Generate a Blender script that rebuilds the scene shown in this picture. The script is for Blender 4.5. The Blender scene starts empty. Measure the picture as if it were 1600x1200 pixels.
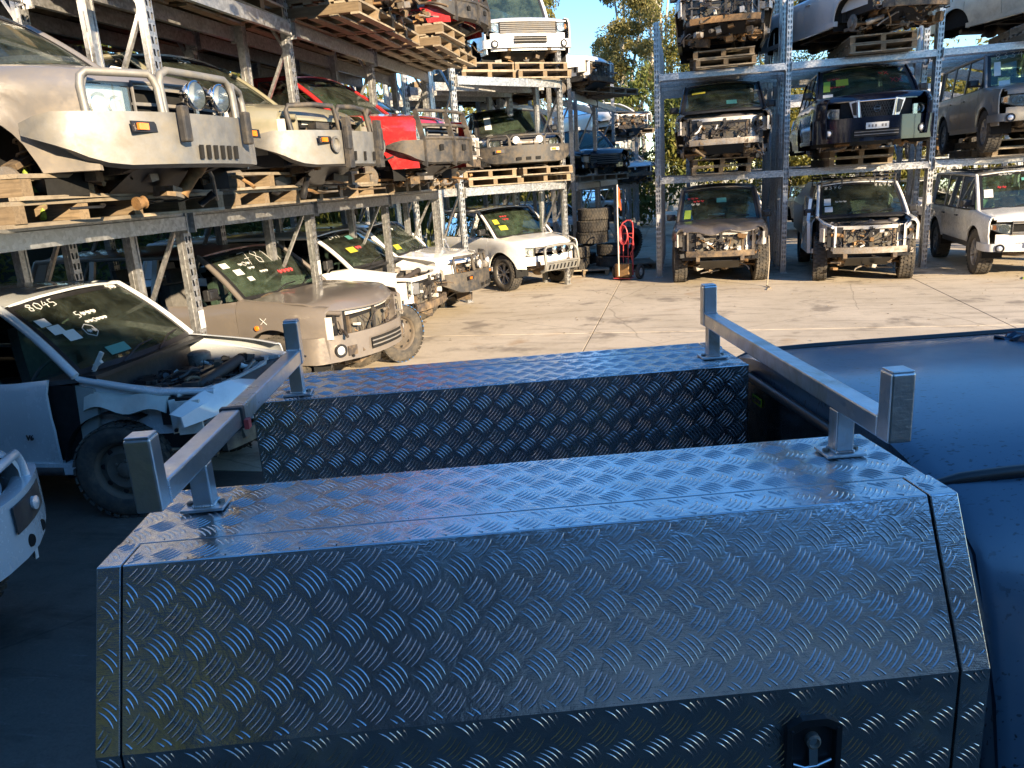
import bpy, math, random
from mathutils import Vector, Matrix
R_ = math.radians
sc = bpy.context.scene
# ---------------------------------------------------------------- camera
cam = bpy.data.objects.new('camera', bpy.data.cameras.new('camera'))
sc.collection.objects.link(cam); sc.camera = cam
YAW, PITCH, ROLL, CAMH = R_(13.0), R_(14.9), R_(3.7), 2.3
fw = Vector((-math.sin(YAW)*math.cos(PITCH), math.cos(YAW)*math.cos(PITCH), -math.sin(PITCH)))
rt0 = Vector((math.cos(YAW), math.sin(YAW), 0)); up0 = rt0.cross(fw)
rt = rt0*math.cos(ROLL) - up0*math.sin(ROLL); up = rt.cross(fw)
cam.matrix_world = Matrix(((rt.x, up.x, -fw.x, 0), (rt.y, up.y, -fw.y, 0), (rt.z, up.z, -fw.z, CAMH), (0, 0, 0, 1)))
cam.data.sensor_width = 36; cam.data.lens = 27.0; cam.data.clip_start = 0.05; cam.data.clip_end = 1500
# ---------------------------------------------------------------- light
SUNV = Vector((1.0, -1.0, 0.46)).normalized()
world = bpy.data.worlds.new("World"); sc.world = world; world.use_nodes = True
wn = world.node_tree.nodes; wl = world.node_tree.links
sky = wn.new('ShaderNodeTexSky'); sky.sky_type = 'NISHITA'; sky.sun_disc = False
sky.sun_elevation = math.asin(SUNV.z); sky.sun_rotation = math.atan2(SUNV.x, SUNV.y)
sky.air_density = 1.0; sky.dust_density = 0.0; sky.ozone_density = 2.5; sky.altitude = 50
tint = wn.new('ShaderNodeMix'); tint.data_type = 'RGBA'; tint.blend_type = 'MULTIPLY'; tint.inputs[0].default_value = 1; tint.inputs[7].default_value = (.80, .88, .97, 1)
hs = wn.new('ShaderNodeHueSaturation'); hs.inputs['Saturation'].default_value = 1.22; wl.new(sky.outputs[0], hs.inputs['Color']); wl.new(hs.outputs[0], tint.inputs[6]); wl.new(tint.outputs[2], wn['Background'].inputs[0]); wn['Background'].inputs[1].default_value = 0.125
sl = bpy.data.lights.new('sun', 'SUN'); sl.energy = 5.0; sl.angle = R_(0.5); sl.color = (1.0, 0.79, 0.52)
so = bpy.data.objects.new('sun', sl); sc.collection.objects.link(so)
so.rotation_euler = SUNV.to_track_quat('Z', 'Y').to_euler(); so.location = (30, -30, 30)
sc.view_settings.view_transform = 'Standard'; sc.view_settings.look = 'None'
sc.view_settings.exposure = 1.60; sc.view_settings.gamma = 1
sc.view_settings.use_curve_mapping = False
sc.render.engine = 'CYCLES'
sc.cycles.max_bounces = 8; sc.cycles.transparent_max_bounces = 16
sc.cycles.diffuse_bounces = 3; sc.cycles.glossy_bounces = 4; sc.cycles.caustics_reflective = False

COL = sc.collection
rnd = random.Random(7)
# ---------------------------------------------------------------- mesh builder
class MB:
    def __init__(s): s.v = []; s.f = []; s.m = []; s.sm = []; s.cur = 0; s.smooth = False
    def mat(s, i): s.cur = i; return s
    def add(s, vs, fs, smooth=None):
        b = len(s.v); s.v.extend([tuple(v) for v in vs])
        for f in fs: s.f.append(tuple(b+i for i in f)); s.m.append(s.cur); s.sm.append(s.smooth if smooth is None else smooth)
        return s
    def box(s, x0, x1, y0, y1, z0, z1):
        return s.add([(x0,y0,z0),(x1,y0,z0),(x1,y1,z0),(x0,y1,z0),(x0,y0,z1),(x1,y0,z1),(x1,y1,z1),(x0,y1,z1)],
                     [(0,3,2,1),(4,5,6,7),(0,1,5,4),(1,2,6,5),(2,3,7,6),(3,0,4,7)], False)
    def obox(s, c, ax, ay, az):
        c, ax, ay, az = Vector(c), Vector(ax), Vector(ay), Vector(az)
        vs = [c+ax*i+ay*j+az*k for k in (-1,1) for (i,j) in ((-1,-1),(1,-1),(1,1),(-1,1))]
        return s.add(vs, [(0,3,2,1),(4,5,6,7),(0,1,5,4),(1,2,6,5),(2,3,7,6),(3,0,4,7)], False)
    def bar(s, p, q, w, t, upv=(0,0,1)):
        p, q = Vector(p), Vector(q); d = q-p
        if d.length < 1e-6: return s
        a = d.normalized(); u = Vector(upv); sd = a.cross(u)
        if sd.length < 1e-3: sd = a.cross(Vector((1,0,0)))
        sd.normalize(); u = sd.cross(a)
        return s.obox((p+q)/2, d/2, sd*w/2, u*t/2)
    def tube(s, pts, r, n=8, caps=True, closed=False):
        pts = [Vector(p) for p in pts]; N = len(pts); vs = []; prev = None
        for i, p in enumerate(pts):
            if closed: d = pts[(i+1)%N]-pts[i-1]
            else: d = pts[min(i+1,N-1)]-pts[max(i-1,0)]
            if d.length < 1e-9: d = Vector((0,0,1))
            d.normalize()
            if prev is None:
                a = d.cross(Vector((0,0,1)))
                if a.length < .05: a = d.cross(Vector((1,0,0)))
            else:
                a = prev - d*prev.dot(d)
                if a.length < 1e-4: a = d.cross(Vector((0.3,1,0)))
            a.normalize(); prev = a; b = d.cross(a)
            rr = r[i] if isinstance(r, (list,tuple)) else r
            for k in range(n):
                t = 2*math.pi*k/n; vs.append(p+(a*math.cos(t)+b*math.sin(t))*rr)
        fs = []; M = N if closed else N-1
        for i in range(M):
            for k in range(n):
                i2 = (i+1) % N
                fs.append((i*n+k, i*n+(k+1)%n, i2*n+(k+1)%n, i2*n+k))
        if caps and not closed:
            fs.append(tuple(range(n))[::-1]); fs.append(tuple((N-1)*n+k for k in range(n)))
        return s.add(vs, fs, n > 4)
    def grid(s, P, smooth=True, flip=False):
        ni, nj = len(P), len(P[0]); vs = [p for row in P for p in row]; fs = []
        for i in range(ni-1):
            for j in range(nj-1):
                f = (i*nj+j, (i+1)*nj+j, (i+1)*nj+j+1, i*nj+j+1)
                fs.append(f[::-1] if flip else f)
        return s.add(vs, fs, smooth)
    def slab(s, P, off, smooth=True):
        """grid with thickness: off is a function point -> offset vector, or a vector"""
        o = off if callable(off) else (lambda p: Vector(off))
        P = [[Vector(p) for p in r] for r in P]; Q = [[p+o(p) for p in r] for r in P]
        s.grid(P, smooth); s.grid(Q, smooth, True)
        ni, nj = len(P), len(P[0])
        edge = [(i,0) for i in range(ni)]+[(ni-1,j) for j in range(1,nj)]+[(i,nj-1) for i in range(ni-2,-1,-1)]+[(0,j) for j in range(nj-2,0,-1)]
        vs = []; fs = []
        for (i,j) in edge: vs += [P[i][j], Q[i][j]]
        n = len(edge)
        for k in range(n):
            k2 = (k+1) % n; fs.append((2*k, 2*k+1, 2*k2+1, 2*k2))
        return s.add(vs, fs, False)
    def lathe(s, prof, c, axis, n=24):
        c, a = Vector(c), Vector(axis).normalized(); b = a.cross(Vector((0,0,1)))
        if b.length < .05: b = a.cross(Vector((1,0,0)))
        b.normalize(); d = a.cross(b); vs = []; m = len(prof)
        for k in range(n):
            t = 2*math.pi*k/n; u = b*math.cos(t)+d*math.sin(t)
            for (r, h) in prof: vs.append(c+u*r+a*h)
        fs = [(k*m+j, ((k+1)%n)*m+j, ((k+1)%n)*m+j+1, k*m+j+1) for k in range(n) for j in range(m-1)]
        return s.add(vs, fs, True)
    def prism(s, poly, off):
        off = Vector(off); n = len(poly); P = [Vector(p) for p in poly]
        return s.add(P+[p+off for p in P], [tuple(range(n))[::-1], tuple(range(n, 2*n))]+[(i,(i+1)%n,n+(i+1)%n,n+i) for i in range(n)], False)
    def sweep(s, path, prof, closed_prof=True, smooth=True):
        """path: xy points in plan, prof: (outward, z) pairs"""
        P = []; N = len(path)
        for i, p in enumerate(path):
            a = Vector(path[max(i-1,0)]); b = Vector(path[min(i+1,N-1)]); d = (b-a).normalized(); n = Vector((d.y, -d.x))
            P.append([(p[0]+n.x*o, p[1]+n.y*o, z) for (o, z) in (prof+[prof[0]] if closed_prof else prof)])
        s.grid(P, smooth)
        if closed_prof:
            s.add([q for q in P[0][:-1]], [tuple(range(len(prof)))], False); s.add([q for q in P[-1][:-1]], [tuple(range(len(prof)))[::-1]], False)
        return s
    def mesh(s, name, mats):
        me = bpy.data.meshes.new(name); me.from_pydata(s.v, [], s.f)
        for m in (mats if isinstance(mats, (list,tuple)) else [mats]): me.materials.append(m)
        me.polygons.foreach_set('material_index', s.m); me.polygons.foreach_set('use_smooth', s.sm); me.update()
        if sum(s.sm) > len(s.sm)*.3:
            me.set_sharp_from_angle(angle=R_(50))
            me.polygons.foreach_set('use_smooth', s.sm); me.update()
        return me
    def build(s, name, mats, parent=None, bevel=0, kind=None, label=None):
        if not s.v: return None
        o = bpy.data.objects.new(name, s.mesh(name, mats)); COL.objects.link(o)
        if parent: o.parent = parent
        if bevel:
            b = o.modifiers.new('b', 'BEVEL'); b.width = bevel; b.segments = 2; b.limit_method = 'ANGLE'; b.angle_limit = R_(40)
        if kind: o['kind'] = kind
        if label: o['label'] = label
        return o
def link(name, me, parent, loc=(0,0,0), rot=(0,0,0)):
    o = bpy.data.objects.new(name, me); COL.objects.link(o); o.parent = parent; o.location = loc; o.rotation_euler = rot; return o
def thing(name, label, cat, loc=(0,0,0), rz=0, group=None):
    o = bpy.data.objects.new(name, None); COL.objects.link(o); o.empty_display_size = .1
    o.location = loc; o.rotation_euler = (0,0,rz); o['label'] = label; o['category'] = cat
    if group: o['group'] = group
    return o
def tag(o, label, cat, group=None):
    o['label'] = label; o['category'] = cat
    if group: o['group'] = group
    return o
def copy_tree(o, parent=None, kids=None):
    if kids is None:
        kids = {}
        for q in bpy.data.objects:
            if q.parent: kids.setdefault(q.parent.name, []).append(q)
    c = o.copy(); COL.objects.link(c); c.parent = parent
    for ch in kids.get(o.name, []): copy_tree(ch, c, kids)
    return c
def lerp(a, b, t): return a+(b-a)*t
def vl(a, b, t): return Vector(a)*(1-t)+Vector(b)*t
# ---------------------------------------------------------------- materials
def newmat(name):
    m = bpy.data.materials.new(name); m.use_nodes = True; nt = m.node_tree; return m, nt, nt.nodes, nt.links, nt.nodes['Principled BSDF']
def coord(N, L, scale=1.0, kind='Object', sc3=None):
    tc = N.new('ShaderNodeTexCoord'); mp = N.new('ShaderNodeMapping'); L.new(tc.outputs[kind], mp.inputs[0])
    mp.inputs['Scale'].default_value = sc3 or (scale,)*3; return mp.outputs[0]
def noise(N, L, vec, scale, detail=4, rough=.6, dist=0):
    n = N.new('ShaderNodeTexNoise'); n.inputs['Scale'].default_value = scale; n.inputs['Detail'].default_value = detail
    n.inputs['Roughness'].default_value = rough; n.inputs['Distortion'].default_value = dist; L.new(vec, n.inputs['Vector']); return n.outputs['Fac']
def ramp(N, L, fac, stops):
    r = N.new('ShaderNodeValToRGB'); e = r.color_ramp.elements
    while len(e) < len(stops): e.new(.5)
    for i, (p, c) in enumerate(stops): e[i].position = p; e[i].color = (c+(1,)) if len(c) == 3 else c
    L.new(fac, r.inputs[0]); return r.outputs[0]
def g(v): return (v, v, v)
def mix(N, L, fac, a, b, mode='MIX'):
    m = N.new('ShaderNodeMix'); m.data_type = 'RGBA'; m.blend_type = mode
    for sock, v in ((m.inputs[0], fac), (m.inputs[6], a), (m.inputs[7], b)):
        if isinstance(v, (int, float)): sock.default_value = v
        elif isinstance(v, tuple): sock.default_value = v+(1,) if len(v) == 3 else v
        else: L.new(v, sock)
    return m.outputs[2]
def bump(N, L, P, h, strength=.3, dist=.01):
    b = N.new('ShaderNodeBump'); b.inputs['Strength'].default_value = strength; b.inputs['Distance'].default_value = dist
    L.new(h, b.inputs['Height']); L.new(b.outputs[0], P.inputs['Normal'])
def rand(N): return N.new('ShaderNodeObjectInfo').outputs['Random']
def simple(name, col, rough=.5, metal=0, var=.25, dirt=None, dfac=.5, dscale=6, spec=.5, coat=0, bmp=0, objrand=0):
    m, nt, N, L, P = newmat(name); v = coord(N, L)
    n1 = noise(N, L, v, dscale*3, 5, .7)
    lo = tuple(c*(1-var) for c in col); hi = tuple(min(1, c*(1+var*.6)) for c in col)
    c = ramp(N, L, n1, [(.3, lo), (.7, hi)])
    if objrand:
        c = mix(N, L, rand(N), c, tuple(x*(1-objrand) for x in col))
    if dirt:
        n2 = noise(N, L, v, dscale, 8, .72)
        f = ramp(N, L, n2, [(.5-.18*dfac, g(0)), (.5+.3*(1.1-dfac), g(min(1, dfac+.2)))])
        c = mix(N, L, f, c, dirt)
        L.new(ramp(N, L, n2, [(.35, g(rough)), (.65, g(min(1, rough+.35)))]), P.inputs['Roughness'])
    else:
        L.new(ramp(N, L, n1, [(.2, g(max(.02, rough-.08))), (.8, g(min(1, rough+.12)))]), P.inputs['Roughness'])
    L.new(c, P.inputs['Base Color']); P.inputs['Metallic'].default_value = metal; P.inputs['Specular IOR Level'].default_value = spec
    if coat: P.inputs['Coat Weight'].default_value = coat; P.inputs['Coat Roughness'].default_value = .08
    if bmp: bump(N, L, P, noise(N, L, v, dscale*8, 4, .7), bmp, .004)
    return m
PC = {}
def paint(name, col, dust=.3, metal=.0, dustcol=(.36,.30,.225), gloss=.22, scratches=True):
    if name in PC: return PC[name]
    m, nt, N, L, P = newmat('paint_'+name); v = coord(N, L)
    big = noise(N, L, v, 1.7, 6, .65); fine = noise(N, L, v, 28, 4, .7)
    c = mix(N, L, ramp(N, L, big, [(.3, g(0)), (.75, g(.45))]), col, tuple(x*.78 for x in col))
    # dust settles with height: more low down on the body
    sx = N.new('ShaderNodeSeparateXYZ'); L.new(v, sx.inputs[0])
    mr = N.new('ShaderNodeMapRange'); L.new(sx.outputs[2], mr.inputs[0]); mr.inputs[1].default_value = 1.15; mr.inputs[2].default_value = .35
    a = N.new('ShaderNodeMath'); a.operation = 'MULTIPLY_ADD'; L.new(mr.outputs[0], a.inputs[0]); a.inputs[1].default_value = .75*dust+.02
    L.new(noise(N, L, v, 4.5, 8, .75), a.inputs[2])
    f = ramp(N, L, a.outputs[0], [(.62-.25*dust, g(0)), (1.0-.2*dust, g(min(.9, .25+dust*1.6)))])
    f2 = mix(N, L, .5, f, ramp(N, L, fine, [(.45, g(0)), (.75, g(dust*.8))]), 'ADD')
    c = mix(N, L, f2, c, dustcol); L.new(c, P.inputs['Base Color'])
    rg = N.new('ShaderNodeMapRange'); L.new(f2, rg.inputs[0]); rg.inputs[3].default_value = gloss+dust*.1; rg.inputs[4].default_value = .85; L.new(rg.outputs[0], P.inputs['Roughness'])
    P.inputs['Metallic'].default_value = metal; P.inputs['Coat Weight'].default_value = max(.15, .95-dust); P.inputs['Coat Roughness'].default_value = .06+dust*.25
    bump(N, L, P, big, .12, .03)
    PC[name] = m; return m
def glassmat(name, tint=(.75,.85,.78), refl=1.0, dirt=.12, rough=.02):
    m, nt, N, L, P = newmat(name); nt.nodes.remove(P); out = N['Material Output']
    v = coord(N, L); tr = N.new('ShaderNodeBsdfTransparent'); gl = N.new('ShaderNodeBsdfGlossy'); gl.inputs['Roughness'].default_value = rough
    tr.inputs[0].default_value = tint+(1,)
    fr = N.new('ShaderNodeFresnel'); fr.inputs[0].default_value = 1.55
    mm = N.new('ShaderNodeMath'); mm.operation = 'MULTIPLY_ADD'; L.new(fr.outputs[0], mm.inputs[0]); mm.inputs[1].default_value = refl; mm.inputs[2].default_value = .02
    s1 = N.new('ShaderNodeMixShader'); L.new(mm.outputs[0], s1.inputs[0]); L.new(tr.outputs[0], s1.inputs[1]); L.new(gl.outputs[0], s1.inputs[2])
    df = N.new('ShaderNodeBsdfDiffuse'); df.inputs[0].default_value = (.27,.31,.25,1)
    s2 = N.new('ShaderNodeMixShader'); L.new(ramp(N, L, noise(N, L, v, 3.5, 8, .75), [(.4, g(dirt*.25)), (.75, g(dirt*1.6))]), s2.inputs[0])
    L.new(s1.outputs[0], s2.inputs[1]); L.new(df.outputs[0], s2.inputs[2]); L.new(s2.outputs[0], out.inputs[0]); return m
M = {}
def galv():
    m, nt, N, L, P = newmat('galvanised_steel'); v = coord(N, L)
    vo = N.new('ShaderNodeTexVoronoi'); vo.inputs['Scale'].default_value = 38; L.new(v, vo.inputs['Vector'])
    sp = ramp(N, L, vo.outputs['Color'], [(0, g(.34)), (1, g(.60))])
    st = ramp(N, L, noise(N, L, coord(N, L, sc3=(3,3,.6)), 3, 7, .7), [(.28, (.82,.80,.76)), (.45, g(1))])
    L.new(mix(N, L, .8, sp, st, 'MULTIPLY'), P.inputs['Base Color']); P.inputs['Metallic'].default_value = .8
    L.new(ramp(N, L, vo.outputs['Color'], [(0, g(.30)), (1, g(.50))]), P.inputs['Roughness']); bump(N, L, P, noise(N, L, v, 60, 3), .08, .004); return m
M['galv'] = galv()
def wood(name, a, b):
    m, nt, N, L, P = newmat(name); r = rand(N)
    tc = N.new('ShaderNodeTexCoord'); mp = N.new('ShaderNodeMapping'); L.new(tc.outputs['Object'], mp.inputs[0]); mp.inputs['Scale'].default_value = (1.4, 22, 22)
    cx = N.new('ShaderNodeCombineXYZ'); ml = N.new('ShaderNodeMath'); ml.operation = 'MULTIPLY'; ml.inputs[1].default_value = 37; L.new(r, ml.inputs[0])
    L.new(ml.outputs[0], cx.inputs[0]); L.new(ml.outputs[0], cx.inputs[1]); L.new(cx.outputs[0], mp.inputs['Location'])
    n = noise(N, L, mp.outputs[0], 2.2, 8, .7, .8)
    c = ramp(N, L, n, [(.28, a), (.5, tuple(x*.75 for x in b)), (.72, b)])
    c = mix(N, L, ramp(N, L, r, [(0, g(0)), (1, g(.55))]), c, tuple(x*.6 for x in a))
    n2 = noise(N, L, coord(N, L), 7, 6, .7)
    c = mix(N, L, ramp(N, L, n2, [(.5, g(0)), (.75, g(.7))]), c, (.10,.075,.05)); L.new(c, P.inputs['Base Color'])
    P.inputs['Roughness'].default_value = .85; P.inputs['Specular IOR Level'].default_value = .25; bump(N, L, P, n, .5, .004); return m
M['wood'] = wood('weathered_pallet_wood', (.16,.135,.105), (.47,.39,.285))
M['bearer'] = wood('hardwood_bearer', (.12,.09,.06), (.36,.265,.165))
def stdrt(name, col, **k): return simple(name, col, dirt=(.28,.20,.12), **k)
M['alloy'] = simple('cast_alloy_bar', (.25,.25,.245), .50, .65, .2, dirt=(.36,.31,.22), dfac=.35, dscale=3)
M['blackbar'] = simple('black_powdercoat', (.035,.035,.037), .45, 0, .3, dirt=(.22,.17,.11), dfac=.35, dscale=5)
M['plastic'] = simple('black_plastic', (.03,.03,.032), .5, 0, .3, dirt=(.20,.16,.11), dfac=.3, dscale=7)
M['cplastic'] = simple('clean_black_plastic', (.018,.018,.02), .38, 0, .3)
M['grey_plastic'] = simple('grey_plastic', (.16,.16,.165), .55, 0, .2, dirt=(.3,.24,.16), dfac=.4)
M['rubber'] = simple('tyre_rubber', (.04,.038,.036), .82, 0, .3, dirt=(.20,.165,.12), dfac=.42, dscale=5, bmp=.3)
M['chassis'] = simple('dirty_chassis_steel', (.06,.05,.045), .7, .2, .4, dirt=(.34,.24,.14), dfac=.6, dscale=4, bmp=.3)
M['rust'] = simple('rusty_steel', (.20,.09,.04), .85, .1, .5, dirt=(.40,.27,.14), dfac=.45, dscale=9, bmp=.4)
M['castiron'] = simple('cast_metal', (.30,.28,.26), .5, .7, .3, dirt=(.26,.19,.12), dfac=.5, dscale=12)
M['chrome'] = simple('chrome', (.75,.75,.76), .08, 1, .05)
M['rim'] = simple('alloy_rim', (.42,.41,.40), .4, .7, .15, dirt=(.25,.19,.13), dfac=.45, dscale=8)
M['steelrim'] = simple('dusty_steel_rim', (.12,.10,.08), .6, .3, .2, dirt=(.22,.17,.12), dfac=.45, dscale=8)
M['dark'] = simple('dark_cavity_trim', (.022,.022,.022), .9, 0, .3, spec=.1)
M['seat'] = simple('grey_seat_fabric', (.13,.125,.12), .95, 0, .25, spec=.15)
M['tanseat'] = simple('beige_seat_fabric', (.40,.36,.29), .95, 0, .2, spec=.15)
M['dash'] = simple('dash_plastic', (.07,.07,.072), .7, 0, .2)
M['radiator'] = simple('radiator_fins', (.20,.19,.17), .55, .5, .3, dirt=(.32,.25,.16), dfac=.5, dscale=6)
M['white_struct'] = simple('bare_white_panel', (.62,.60,.56), .45, 0, .12, dirt=(.34,.25,.16), dfac=.35, dscale=5)
M['orange'] = simple('orange_lens', (.85,.22,.02), .15, 0, .1, coat=1)
M['redlens'] = simple('red_lens', (.55,.02,.015), .15, 0, .1, coat=1)
M['reflector'] = simple('headlight_reflector', (.86,.87,.88), .22, .40, .05)
M['satin'] = simple('satin_silver_trim', (.75,.77,.82), .28, .6, .06)
M['paper'] = simple('paper_sticker', (.60,.60,.58), .7, 0, .06)
M['yellow'] = simple('yellow_sticker', (.48,.42,.04), .6, 0, .2)
M['marker'] = simple('white_paint_marker', (.55,.56,.55), .6, 0, .05)
M['redmarker'] = simple('red_paint_marker', (.60,.05,.06), .6, 0, .05)
M['teal'] = simple('teal_card', (.08,.26,.23), .5, 0, .1)
M['red'] = simple('red_trolley_paint', (.50,.045,.05), .4, 0, .2, dirt=(.3,.18,.12), dfac=.3)
M['orangeplastic'] = simple('orange_plastic', (.75,.13,.03), .45, 0, .1)
M['lime'] = simple('lime_strap', (.30,.42,.05), .6, 0, .1)
M['bluepaint'] = simple('blue_spray_paint', (.02,.18,.50), .6, 0, .3, dirt=(.08,.08,.08), dfac=.45, dscale=14)
M['wirecol'] = simple('wiring_loom', (.05,.04,.035), .6, 0, .4)
M['amberdirt'] = simple('oily_brown_part', (.30,.17,.07), .5, .3, .4, dirt=(.12,.08,.05), dfac=.5, dscale=10)
M['glass'] = glassmat('windscreen_glass', (.66,.86,.74), .9, .10)
M['sideglass'] = glassmat('side_glass', (.35,.40,.38), .9, .04)
M['lens'] = glassmat('headlight_lens', (.9,.92,.92), 1.6, .14, .04)
def checker(name, base, r0, r1, tint):
    m, nt, N, L, P = newmat(name); v = coord(N, L)
    big = noise(N, L, v, 4.2, 6, .65, .6); med = noise(N, L, v, 19, 5, .65)
    scr = noise(N, L, coord(N, L, sc3=(30, 2.0, 2.0)), 6, 3, .5); scr2 = noise(N, L, coord(N, L, sc3=(3, 90, 90)), 5, 3, .5)
    c = mix(N, L, ramp(N, L, big, [(.35, g(0)), (.7, g(.6))]), base, tint)
    c = mix(N, L, ramp(N, L, med, [(.45, g(0)), (.8, g(.5))]), c, tuple(x*.55 for x in base))
    st = noise(N, L, v, 2.6, 7, .7, 1.2); c = mix(N, L, ramp(N, L, st, [(.54, g(0)), (.66, g(.65))]), c, (.40,.31,.17)); L.new(c, P.inputs['Base Color'])  # warm reflections put into the colour as brown noise patches
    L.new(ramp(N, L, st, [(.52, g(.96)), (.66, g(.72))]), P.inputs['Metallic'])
    rr = mix(N, L, .5, ramp(N, L, big, [(.3, g(r0)), (.75, g(r1))]), ramp(N, L, med, [(.3, g(r0)), (.75, g(r1))]))
    L.new(rr, P.inputs['Roughness'])
    h = mix(N, L, .04, mix(N, L, .25, big, med), scr2, 'MIX')
    b = N.new('ShaderNodeBump'); b.inputs['Strength'].default_value = .30; b.inputs['Distance'].default_value = .02; L.new(h, b.inputs['Height']); L.new(b.outputs[0], P.inputs['Normal'])
    P.inputs['Anisotropic'].default_value = .3
    return m
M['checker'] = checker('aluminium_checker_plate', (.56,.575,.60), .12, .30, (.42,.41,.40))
M['tread'] = simple('raised_tread_bar', (.50,.51,.53), .20, .95, .08)
M['tube'] = checker('brushed_aluminium_tube', (.66,.67,.69), .24, .42, (.58,.58,.58))
M['weld'] = simple('weld_bead', (.55,.55,.56), .35, .9, .2, bmp=.5)
def cabpaint():
    m, nt, N, L, P = newmat('deep_blue_cab_paint'); v = coord(N, L)
    n = noise(N, L, v, 3, 6, .65); P.inputs['Metallic'].default_value = .12
    c = mix(N, L, n, (.050,.100,.155), (.075,.135,.195))
    sp = noise(N, L, coord(N, L, sc3=(45, 110, 45)), 1.3, 2, .5)
    reg = noise(N, L, v, 2.2, 3, .5)
    k = mix(N, L, 1.0, ramp(N, L, sp, [(.63, g(0)), (.67, g(1))]), ramp(N, L, reg, [(.45, g(0)), (.6, g(1))]), 'MULTIPLY')
    c = mix(N, L, k, c, (.012,.014,.02)); L.new(c, P.inputs['Base Color'])
    L.new(ramp(N, L, n, [(.3, g(.26)), (.7, g(.42))]), P.inputs['Roughness']); P.inputs['Coat Weight'].default_value = .5; P.inputs['Coat Roughness'].default_value = .12
    bump(N, L, P, n, .05, .02); return m
M['cab'] = cabpaint()
def concrete(name='worn_concrete', dk=0):
    m, nt, N, L, P = newmat(name); v = coord(N, L, kind='Object')
    tc = N.new('ShaderNodeNewGeometry'); v = tc.outputs['Position']
    a = noise(N, L, v, .35, 8, .62, .4); b = noise(N, L, v, 3.2, 8, .7); c_ = noise(N, L, v, 60, 4, .7)
    mp = N.new('ShaderNodeMapping'); L.new(v, mp.inputs[0]); mp.inputs['Scale'].default_value = (.5, 3.5, 1); mp.inputs['Rotation'].default_value = (0,0,.12)
    tr = noise(N, L, mp.outputs[0], 1.2, 9, .72, .3)
    c = ramp(N, L, a, [(.3, (.45,.38,.28)), (.55, (.58,.495,.38)), (.75, (.66,.57,.44))])
    c = mix(N, L, ramp(N, L, b, [(.5, g(0)), (.8, g(.55))]), c, (.25,.20,.145))
    c = mix(N, L, ramp(N, L, tr, [(.53, g(0)), (.72, g(.8))]), c, (.20,.165,.125))
    wv = N.new('ShaderNodeTexVoronoi'); wv.feature = 'DISTANCE_TO_EDGE'; wv.inputs['Scale'].default_value = .33; vm = N.new('ShaderNodeMix'); vm.data_type = 'VECTOR'; vm.inputs[0].default_value = .12; nn = N.new('ShaderNodeTexNoise'); nn.inputs['Scale'].default_value = 1.7; nn.inputs['Detail'].default_value = 8; L.new(v, nn.inputs['Vector']); L.new(v, vm.inputs[4]); L.new(nn.outputs['Color'], vm.inputs[5]); L.new(vm.outputs[1], wv.inputs['Vector'])
    c = mix(N, L, ramp(N, L, wv.outputs['Distance'], [(.0, g(.45)), (.0035, g(0))]), c, (.10,.085,.065))
    c = mix(N, L, ramp(N, L, c_, [(.35, g(.35)), (.6, g(0))]), c, (.26,.22,.17))
    # rusty / oily patches
    o = noise(N, L, v, .55, 4, .55, 1.0); c = mix(N, L, ramp(N, L, o, [(.62, g(0)), (.72, g(.5))]), c, (.30,.17,.07))
    o2 = noise(N, L, v, 1.1, 5, .6); c = mix(N, L, ramp(N, L, o2, [(.57, g(0)), (.66, g(.65))]), c, (.15,.125,.10))
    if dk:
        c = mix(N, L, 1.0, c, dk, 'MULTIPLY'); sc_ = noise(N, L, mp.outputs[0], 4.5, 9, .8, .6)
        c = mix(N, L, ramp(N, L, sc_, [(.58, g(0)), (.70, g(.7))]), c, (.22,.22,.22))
    L.new(c, P.inputs['Base Color']); L.new(ramp(N, L, b, [(.3, g(.62)), (.7, g(.9))]), P.inputs['Roughness']); P.inputs['Specular IOR Level'].default_value = .3
    bump(N, L, P, mix(N, L, .4, b, c_), .25, .01); return m
M['concrete'] = concrete()
M['shadeyard'] = concrete('shade_darkened_concrete', (.20,.22,.25))  # darkened copy of the concrete: foreground shade put into the slab colour
M['soil'] = simple('dark_soil', (.07,.055,.04), .95, 0, .4, bmp=.6)
def leafmat(name, a, b, tr=.35):
    m, nt, N, L, P = newmat(name); v = coord(N, L)
    c = mix(N, L, ramp(N, L, noise(N, L, v, 1.3, 4, .6), [(.35, g(0)), (.65, g(1))]), a, b)
    c = mix(N, L, ramp(N, L, noise(N, L, v, 23, 2, .6), [(.4, g(0)), (.7, g(.6))]), c, tuple(x*.55 for x in a))
    L.new(c, P.inputs['Base Color']); P.inputs['Roughness'].default_value = .5; P.inputs['Specular IOR Level'].default_value = .4
    t = N.new('ShaderNodeBsdfTranslucent'); L.new(c, t.inputs[0]); ms = N.new('ShaderNodeMixShader'); ms.inputs[0].default_value = tr
    L.new(P.outputs[0], ms.inputs[1]); L.new(t.outputs[0], ms.inputs[2]); L.new(ms.outputs[0], N['Material Output'].inputs[0]); return m
M['gum'] = leafmat('gum_leaves', (.30,.26,.10), (.18,.175,.055), .4)
M['gold'] = leafmat('golden_leaves', (.26,.22,.05), (.17,.18,.04), .45)
M['bush'] = leafmat('bush_leaves', (.09,.12,.03), (.20,.21,.05), .4)
M['pine'] = leafmat('dark_conifer', (.025,.04,.022), (.04,.055,.03), .15)
M['bark'] = simple('pale_gum_bark', (.52,.46,.38), .8, 0, .25, dirt=(.25,.18,.12), dfac=.3, dscale=3)
M['darkbark'] = simple('brown_bark', (.12,.09,.06), .9, 0, .4, bmp=.5)
M['shed'] = simple('blue_grey_wall_sheet', (.05,.06,.075), .5, .2, .15)
M['farwall'] = simple('pale_fence_sheet', (.30,.31,.30), .6, .0, .15)
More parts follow.
